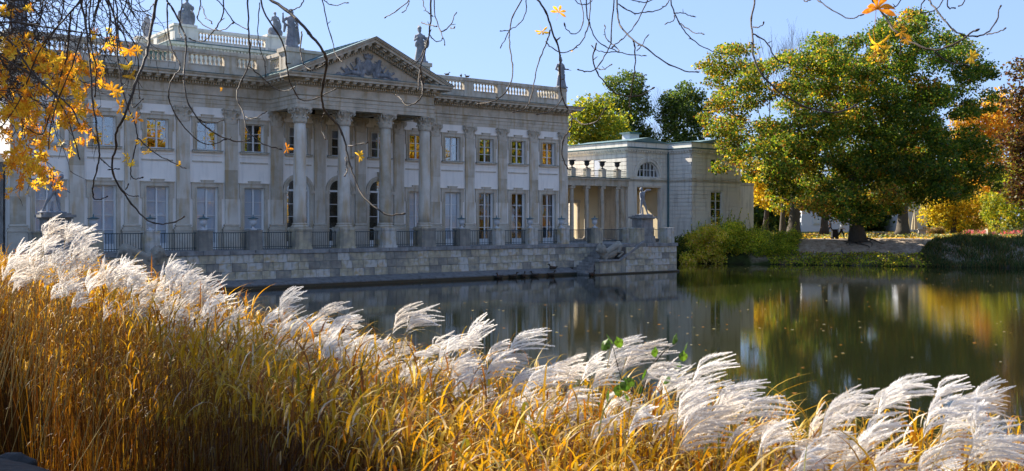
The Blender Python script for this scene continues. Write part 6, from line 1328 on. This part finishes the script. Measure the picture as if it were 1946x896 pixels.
BR = [  # (points in the photograph, width start, width end, distance)
 ([(298, -20), (298, 0), (291, 37), (283, 80), (278, 110), (261, 147), (248, 191), (234, 228), (219, 251), (222, 279), (210, 310), (218, 343), (239, 373), (269, 412), (290, 425), (314, 427), (335, 421), (350, 413)], 7, 2.2, 7),
 ([(154, -15), (154, 7), (164, 50), (167, 94), (172, 134), (174, 177), (181, 228), (187, 268), (189, 300), (184, 323), (176, 353), (177, 380), (188, 380), (201, 375)], 5.5, 2, 7.4),
 ([(206, -15), (206, 0), (219, 33), (223, 74), (223, 117), (231, 161), (241, 201), (258, 234), (262, 262), (252, 300), (247, 330), (252, 342), (270, 338)], 4, 1.8, 7.6),
 ([(219, 33), (240, 58), (255, 80), (264, 110), (262, 150), (265, 185)], 3, 1.6, 7.6),
 ([(-30, 40), (0, 60), (33, 94), (60, 140), (90, 167), (134, 200), (150, 235)], 6.5, 2.2, 8), ([(-30, 42), (0, 42), (43, 43), (100, 55), (161, 63), (188, 67)], 6, 2, 8.2),
 ([(157, -15), (157, 0), (134, 23), (97, 64), (77, 90), (57, 141), (40, 190), (5, 240)], 4, 2, 8), ([(134, 23), (128, 110), (117, 134), (104, 187), (90, 234), (80, 262), (46, 241)], 3.5, 1.8, 8),
 ([(155, 60), (140, 120), (118, 170), (95, 235), (92, 280)], 3, 1.6, 8), ([(178, -15), (171, 0), (168, 60), (178, 110), (184, 130), (181, 181)], 4, 2, 7.2), ([(-20, 90), (20, 120), (60, 140), (84, 157), (120, 200), (140, 260), (150, 300)], 4.5, 2, 8.4),
 ([(316, -15), (316, 0), (330, 20), (348, 57), (355, 80), (350, 130), (349, 154), (357, 200), (374, 224), (400, 250), (425, 263), (455, 271), (472, 266)], 4.5, 2, 6.8),
 ([(318, 5), (317, 60), (328, 100), (348, 130), (325, 150), (320, 172), (321, 192), (332, 218), (355, 248), (375, 268), (402, 278), (428, 265)], 3, 1.8, 6.8), ([(374, 224), (392, 236), (408, 234), (424, 228)], 2, 1.6, 6.8),
 ([(425, -15), (425, 30), (410, 55), (398, 70), (385, 82), (363, 75)], 3.5, 1.6, 6.6), ([(470, -15), (472, 43), (475, 94), (474, 127), (452, 164), (449, 188), (465, 218), (466, 245), (495, 274), (530, 283)], 4, 2, 6.7),
 ([(474, 127), (505, 152), (520, 170), (545, 175), (560, 165)], 2.2, 1.6, 6.7), ([(466, 222), (480, 228), (504, 214)], 2, 1.5, 6.7), ([(480, -25), (514, 0), (550, 23), (574, 47), (597, 74), (617, 100), (622, 120), (614, 154), (611, 188), (617, 214), (641, 234), (654, 265), (661, 298), (671, 334), (684, 367), (708, 392), (735, 411), (765, 407)], 7, 2.6, 6.2),
 ([(494, -15), (500, 27), (530, 64), (544, 100), (545, 134), (554, 167), (570, 192), (594, 191), (634, 172)], 4, 2, 6.4), ([(494, 5), (490, 44), (490, 84), (503, 114), (505, 144)], 2, 1.5, 6.4), ([(574, 60), (569, 97), (577, 124), (591, 136), (614, 124)], 3, 2, 6.2), ([(550, 23), (560, 18), (574, 12), (580, -15)], 2.5, 2, 6.2),
 ([(661, 278), (680, 276), (697, 272)], 2.5, 1.8, 6.2), ([(617, 214), (610, 230), (612, 250), (617, 262)], 2, 1.5, 6.2), ([(657, 300), (660, 325), (655, 335)], 3, 2.5, 6.2),
 ([(611, -15), (617, 27), (631, 77), (637, 104), (649, 117)], 3, 1.6, 6.5), ([(608, -15), (614, 0), (631, 13), (658, 5)], 2.4, 1.6, 6.5), ([(780, -12), (778, 2), (751, 23), (733, 32)], 2.5, 1.8, 6.5), ([(778, 2), (772, 20), (766, 23)], 2, 1.6, 6.5),
 ([(820, -15), (818, 50), (812, 84), (798, 127), (795, 167)], 4.5, 2.5, 6), ([(801, 155), (805, 174), (798, 192), (775, 204), (761, 188), (753, 181)], 3, 2, 6), ([(798, 127), (800, 140), (803, 157)], 2.5, 2.5, 6), ([(822, -15), (828, 40), (838, 60), (846, 85)], 3, 1.6, 6), ([(801, 43), (815, 49), (828, 50)], 2, 1.8, 6), ([(838, 60), (855, 53), (865, 27)], 2.4, 1.6, 6),
 ([(815, 64), (828, 82), (842, 74)], 2, 1.5, 6), ([(812, 84), (795, 118), (776, 126)], 2, 1.6, 6), ([(802, -12), (805, 15), (818, 29)], 2, 1.6, 6), ([(855, 53), (862, 55), (864, 52)], 1.8, 1.5, 6),
 ([(996, -12), (992, 0), (972, 36), (968, 58), (967, 76), (972, 112), (976, 143), (966, 170), (950, 187), (930, 197), (910, 197)], 3, 2, 6.4), ([(1000, -12), (1000, 30), (985, 48), (968, 58), (952, 60)], 2.4, 1.6, 6.4), ([(968, 58), (960, 75), (953, 87)], 2, 1.5, 6.4),
 ([(1015, -15), (1022, 0), (1039, 27), (1048, 56), (1062, 92), (1065, 123), (1063, 156), (1068, 185), (1078, 207), (1088, 224), (1108, 239), (1135, 234), (1150, 207)], 4.5, 2, 6.3), ([(1088, 224), (1085, 244), (1068, 267), (1068, 298), (1078, 319)], 2.6, 2, 6.3),
 ([(1045, 56), (1041, 76), (1028, 105), (1017, 143), (1010, 190), (997, 209), (977, 214)], 3, 1.6, 6.3), ([(1068, 185), (1062, 200), (1040, 215), (1022, 218)], 2.4, 1.6, 6.3), ([(1114, -15), (1115, 27), (1120, 45), (1133, 78), (1158, 92), (1184, 103), (1222, 106)], 3, 1.6, 6.1),
 ([(1121, -15), (1121, 33), (1115, 62), (1104, 83), (1086, 96), (1064, 103), (1040, 84)], 2.6, 1.8, 6.1), ([(1098, -15), (1110, 25), (1108, 49), (1095, 67), (1082, 62), (1074, 51)], 2.4, 1.6, 6.1), ([(1170, -15), (1162, 40), (1162, 83), (1151, 103), (1135, 130), (1117, 138), (1100, 133)], 3, 2, 6), ([(1135, 130), (1148, 134), (1160, 124)], 2, 1.6, 6),
 ([(1173, -15), (1173, 36), (1180, 54), (1202, 76), (1225, 89), (1256, 115), (1300, 136), (1325, 138)], 4, 2, 6), ([(1235, -12), (1222, 22), (1207, 49), (1191, 67), (1171, 83), (1165, 90)], 2.6, 1.8, 6), ([(1175, 7), (1200, 26), (1229, 24), (1256, 18), (1271, 7), (1273, -12)], 2.4, 1.8, 6), ([(1085, -10), (1100, 10), (1120, 8), (1130, -8)], 2, 1.6, 6.1), ([(1180, -12), (1205, 3), (1235, 5), (1255, -8)], 2.2, 1.6, 6),
 ([(1271, -15), (1280, 25), (1292, 45), (1300, 58), (1323, 84), (1358, 100), (1387, 104)], 3, 1.6, 6), ([(1292, 45), (1317, 62), (1335, 64)], 2.2, 1.6, 6), ([(1280, 25), (1295, 24), (1315, 31)], 2, 1.6, 6), ([(1281, 30), (1282, 40), (1268, 44)], 2, 1.5, 6), ([(1133, 82), (1126, 112), (1131, 134), (1151, 161), (1173, 181), (1198, 184), (1222, 181), (1238, 169)], 2.8, 2, 6),
 ([(1203, 78), (1208, 100), (1206, 143), (1198, 179), (1197, 200)], 2.8, 2, 6), ([(1207, 143), (1215, 148), (1227, 143)], 2, 1.6, 6), ([(1210, 97), (1222, 85), (1228, 70)], 2, 1.5, 6), ([(1162, 83), (1180, 97), (1165, 100), (1140, 99), (1127, 91)], 2, 1.5, 6), ([(1162, 83), (1148, 70), (1150, 50)], 2, 1.5, 6),
 ([(1438, -15), (1435, 0), (1426, 44), (1431, 64), (1429, 99), (1439, 134), (1474, 171), (1518, 200), (1561, 213), (1596, 215), (1625, 202)], 4, 3, 5.8), ([(1431, 52), (1441, 53), (1452, 45)], 2.2, 1.8, 5.8), ([(1431, 64), (1457, 78), (1474, 113), (1489, 120)], 2.8, 1.8, 5.8),
 ([(1540, -12), (1552, 0), (1579, 17), (1613, 38), (1637, 29)], 3, 1.8, 5.6), ([(1523, -6), (1530, 6), (1538, 0)], 2.6, 2, 5.6), ([(1645, -15), (1658, 0), (1671, 18), (1689, 42), (1696, 58), (1734, 83), (1776, 98), (1814, 85), (1852, 59)], 5.5, 3, 5.2), ([(1776, 98), (1801, 120), (1836, 123)], 3.4, 2.4, 5.2),
 ([(1755, -15), (1764, 0), (1783, 25), (1801, 47), (1821, 65), (1845, 71), (1875, 66), (1892, 47), (1901, 13)], 3.6, 2.4, 5.4), ([(1875, 66), (1892, 63), (1908, 56)], 2.6, 2, 5.4), ([(1796, -12), (1785, 18), (1752, 26), (1747, 20), (1761, -8)], 2.6, 2, 5.4), ([(1803, -12), (1800, 18), (1814, 15)], 2.4, 2, 5.4), ([(1671, 14), (1700, 18), (1716, -8)], 2.6, 2, 5.2),
 ([(1836, -10), (1832, 5), (1822, 12)], 2.4, 2, 5.4), ([(1712, 80), (1712, 100)], 2.6, 2, 5.2), ([(233, -12), (251, 21), (282, 23), (291, 9)], 2.4, 1.8, 7), ([(260, -12), (267, 20), (289, 33)], 2.4, 1.8, 7), ([(400, -12), (425, 13), (445, 45), (468, 56)], 2.8, 1.8, 6.6), ([(379, -12), (383, 11), (372, 36), (394, 54), (423, 60), (441, 45)], 2.8, 1.8, 6.6), ([(383, 11), (392, 35), (402, 42)], 2, 1.6, 6.6), ([(345, -12), (344, 25), (338, 60), (345, 70)], 2.4, 1.6, 6.8),
 ([(189, 300), (200, 310), (212, 322), (224, 321)], 2.4, 1.8, 7.4), ([(262, 262), (290, 290), (321, 305), (350, 320)], 2.4, 1.4, 7.2), ([(239, 361), (243, 353)], 2, 1.8, 7), ([(219, 343), (240, 372), (257, 374), (261, 372)], 2, 1.6, 7), ([(261, 147), (250, 190), (252, 210), (270, 190)], 2, 1.6, 7)]
def smooth_pts(P, it=2):
    for _ in range(it):
        Q = [P[0]]
        for a, b in zip(P, P[1:]): Q += [a.lerp(b, .25), a.lerp(b, .75)]
        Q.append(P[-1]); P = Q
    return P
r_ = random.Random(4)
for pts, w0, w1, Yb_ in BR:
    n = len(pts); ph = r_.uniform(0, 6); P = [px(x, y, Yb_ + .25 * math.sin(ph + k * .5)) for k, (x, y) in enumerate(pts)]; m = MB()
    if pts[0][1] < 0:                                # climb to the overhead limb
        a = P[0]; lx = min(max(a.x, -7.4), 7.8); top = Vector((lx, 7 if Yb_ < 8 else 8.8, limbz(lx) - .02 if Yb_ < 8 else 7.8)); P = [top, a.lerp(top, .5) + Vector((r_.uniform(-.1, .1), 0, .1))] + P; n += 2
    if pts[0][0] < 0: a = P[0]; P = [Vector((-7.9, 4.3, 6.8)), Vector((-6.3, 6.6, a.z + .4))] + P; n += 2
    P = smooth_pts(P); k0 = len(P)
    P = [p + Vector((r_.uniform(-1, 1), r_.uniform(-1, 1), r_.uniform(-1, 1))) * .0035 for p in P]
    rr = []
    for j in range(k0):
        u = j / (k0 - 1); r = (w0 + (w1 - w0) * u ** .8) / 2 * Yb_ / 1910 * 1.0; r *= 1 + (.3 if j % 7 == 3 else 0) + r_.uniform(-.06, .06); rr.append(r)
    m.tube(P, rr, 7)
    e = P[-1]; d = (P[-1] - P[-3]).normalized(); m.tube([e - d * .004, e + d * .006, e + d * .016, e + d * .024], [rr[-1], rr[-1] * 1.7, rr[-1] * 1.4, rr[-1] * .2], 7)     # terminal bud
    for j in range(6, k0 - 2, 9):
        if r_.random() < .55:
            q = P[j]; s = Vector((r_.uniform(-1, 1), r_.uniform(-.3, .3), r_.uniform(-.4, 1))).normalized(); L_ = r_.uniform(.012, .035); m.tube([q, q + s * L_ * .6, q + s * L_], [rr[j] * .6, rr[j] * .7, rr[j] * .25], 5)
    m.v = [tuple(Vector(v) - cb) for v in m.v]; m.build('branch', 'twig_bark', ch, True)
# fine twig tangle at the top left
m = MB(); r_ = random.Random(8)
for k in range(160):
    Yt = r_.uniform(8.5, 11.5); x, y = r_.choice([(-20, r_.uniform(-20, 200)), (r_.uniform(-20, 260), -15)]); ang = r_.uniform(-.3, .9) if x < 0 else r_.uniform(.6, 2.4); P = [px(x, y, Yt)]; n = r_.randint(7, 15); st = r_.uniform(10, 20)
    side = []
    for j in range(n):
        ang += r_.uniform(-.35, .35) + (.03 if ang < 1.2 else -.03); x += math.cos(ang) * st; y += math.sin(ang) * st * .9; Yt += r_.uniform(-.05, .05); P.append(px(x, y, Yt))
        if j > 1 and r_.random() < .6: side.append((x, y, Yt, ang + r_.choice((-1, 1)) * r_.uniform(.5, 1.0)))
    if x > 330 or (x > 200 and y > 230): continue
    w = r_.uniform(1.0, 2.2); m.tube(P, [w / 2 * Yt / 1910 * (1.5 - j / n) for j in range(n + 1)], 4)
    for sx, sy, sY, sa in side:
        Q = [px(sx, sy, sY)]
        for j in range(r_.randint(2, 4)): sx += math.cos(sa) * 9; sy += math.sin(sa) * 9; sa += r_.uniform(-.3, .3); Q.append(px(sx, sy, sY))
        m.tube(Q, [.0035 * (1.2 - j / len(Q)) for j in range(len(Q))], 3)
m.v = [tuple(Vector(v) - cb) for v in m.v]; stuff(m.build('twig_tangle', 'twig_bark', ch))
# palmate leaves
def chestnut_leaf(seed, curl=.5):
    r_ = random.Random(seed); m = MB(); n = r_.choice((5, 6, 7))
    for k in range(n):
        a = R(-120 + 240 * (k + .5) / n) + r_.uniform(-.1, .1); L = (.13 - .035 * abs(k - (n - 1) / 2) / (n / 2)) * r_.uniform(.8, 1.1); u = Vector((math.sin(a), 0, math.cos(a))); cur = curl * r_.uniform(.3, 1.3); prev = None
        for j in range(7):
            t = j / 6; w = L * .135 * math.sin(math.pi * min(t ** 1.5 * .98 + .02, 1)) + .0015; p = u * L * t * (1 - .15 * cur * t) + Vector((0, -.35 * L * cur * t * t, -.35 * L * cur * t * t)); v = Vector((math.cos(a), 0, -math.sin(a)))
            row = [p - v * w + Vector((0, -.25 * w, 0)), p, p + v * w + Vector((0, -.25 * w, 0))]
            if prev:
                m.quad(prev[0], prev[1], row[1], row[0]); m.quad(prev[1], prev[2], row[2], row[1])
            prev = row
    m.tube([(0, 0, 0), (0, .02, -.0), (0, .03, -.10)], [.0016, .0014, .001], 4)
    me = m.mesh('leaf'); me.materials.append(MATS['chestnut_leaf']); return me
CL = [chestnut_leaf(k, .4 + .25 * (k % 4)) for k in range(8)]
def inten(x, y):
    d = 0
    for cx_, cy_, rx, ry, w in ((95, 150, 110, 60, 1.), (60, 230, 80, 70, 1.), (40, 320, 60, 60, .8), (110, 205, 70, 60, .9), (180, 90, 60, 30, .35), (150, 260, 40, 45, .35), (20, 150, 50, 80, .8), (40, 90, 70, 30, .5), (85, 340, 45, 40, .6), (175, 150, 35, 30, .6), (60, 30, 80, 30, .12)):
        d = max(d, w * max(0, 1 - ((x - cx_) / rx) ** 2 - ((y - cy_) / ry) ** 2))
    return d
r_ = random.Random(12); pos = []
while len(pos) < 900:
    x, y = r_.uniform(-15, 245), r_.uniform(0, 395)
    if r_.random() < inten(x, y) * 1.3:
        Yc = r_.uniform(8.4, 11)
        for _ in range(r_.randint(2, 7)): pos.append((x + r_.gauss(0, 7), y + r_.gauss(0, 6), Yc + r_.uniform(-.1, .1)))
r_.shuffle(pos)
for x, y, Yl in pos[:290]:
    o = link('leaf', r_.choice(CL), None, ch, px(x, y, Yl - .6) - cb); o.rotation_euler = (r_.uniform(-.8, .8), r_.uniform(-3.1, 3.1), r_.uniform(-1.5, 1.5)); o.scale = (r_.uniform(.38, .62),) * 3
Vs, Fs, Cs = [], [], []; off = 0
base = []
for me in CL:
    v = np.empty(len(me.vertices) * 3); me.vertices.foreach_get('co', v); fs = [tuple(p.vertices) for p in me.polygons if len(p.vertices) == 4]; base.append((v.reshape(-1, 3), np.array(fs)))
from mathutils import Euler
for x, y, Yl in pos[290:]:
    v, f = r_.choice(base); E_ = np.array(Euler((r_.uniform(-.8, .8), r_.uniform(-3.1, 3.1), r_.uniform(-1.5, 1.5))).to_matrix()); q = v @ E_.T * r_.uniform(.38, .60) + np.array(px(x, y, Yl) - cb)
    c = np.array(r_.choice([(.76, .28, .02), (.86, .48, .03), (.92, .70, .06), (.62, .24, .03), (.88, .60, .04), (.80, .40, .03)])) * r_.uniform(.8, 1.1); Vs.append(q); Fs.append(f + off); Cs.append(np.tile(c, (len(q), 1))); off += len(q)
stuff(link('foliage', colmesh('foliage', np.concatenate(Vs), np.concatenate(Fs), np.clip(np.concatenate(Cs), 0, 1), 'chestnut_col'), None, ch))
for x, y, Yl, s, k, ry in ((213, 172, 7.3, 1.1, 0, .5), (222, 176, 7.4, .9, 1, 2.5), (228, 203, 7.2, 1., 2, 1.5), (245, 222, 7.3, .9, 3, 3), (258, 225, 7.3, .8, 4, 2), (246, 95, 7.1, 1., 5, 3), (242, 125, 7.1, .9, 6, 2.8), (248, 143, 7.2, 1.0, 7, 2.6), (262, 96, 7.2, .7, 0, 1.2),
                           (268, 268, 7.2, .8, 1, 2.9), (280, 288, 7.2, .7, 2, 2.6), (240, 300, 7.3, .8, 3, 1.6), (250, 310, 7.3, .6, 5, 2.7), (545, 283, 6.7, .8, 4, 1.7), (340, 312, 7.2, .5, 6, 2), (683, 297, 6.2, .75, 5, 1.2), (1062, 24, 6.2, 1.0, 1, .3), (1030, 60, 6.2, .9, 2, 2.8),
                           (1668, 18, 5.2, 1.55, 7, .0), (1667, 84, 5.2, 1.35, 3, 3.1), (1712, 62, 5.1, .8, 4, 2.2), (1722, 75, 5.1, .6, 0, 2.4), (1845, 108, 5.1, .8, 5, 2.0), (420, 170, 6.8, .3, 5, 1.6), (1087, 98, 6.1, .2, 3, 0)):
    o = link('leaf', CL[k], None, ch, px(x, y, Yl - .05) - cb); o.rotation_euler = (.1, ry, .2 * math.sin(x)); o.scale = (s * (.52 if x > 300 or x < 1 else .62) * (1.25 if x > 1600 and s > 1.2 else 1),) * 3

n = 40000; X = rng.uniform(-15, -6.3, n); Y = rng.uniform(6.5, 18, n); Zc = 6.6 - (X + 7) * .95 + rng.normal(0, .9, n); k = (X / Y < -.575) & (Y + .78 * X > 2.2) & (Y + .78 * X < 6.3) & (Zc > 4.4); P_ = np.stack([X[k], Y[k], Zc[k]], 1)[:9000] - np.array(cb)  # unseen crown mass added left of the frame to shade the lower-left grass
V, f, c = leaves_geo(P_, .28, palette(len(P_), [(.72, .30, .02), (.80, .48, .03), (.86, .62, .05), (.58, .22, .03), (.45, .35, .04)]), .5); stuff(link('foliage', colmesh('foliage', V, f, c, 'chestnut_col'), None, ch))
m = MB()  # limbs for the added off-frame crown
for k in range(14): a = Vector((-8.2, 4.0, 6.2)); e = Vector((r_.uniform(-12, -7.4), r_.uniform(10, 14), r_.uniform(6, 9.5))); mid = a.lerp(e, .5) + Vector((r_.uniform(-.6, .6), 0, r_.uniform(.2, .9))); m.tube(smooth_pts([a, mid, e]), [.05 * (1.1 - j / 14) for j in range(12)], 6)
m.v = [tuple(Vector(v) - cb) for v in m.v]; stuff(m.build('branchwork', 'bark', ch, True))
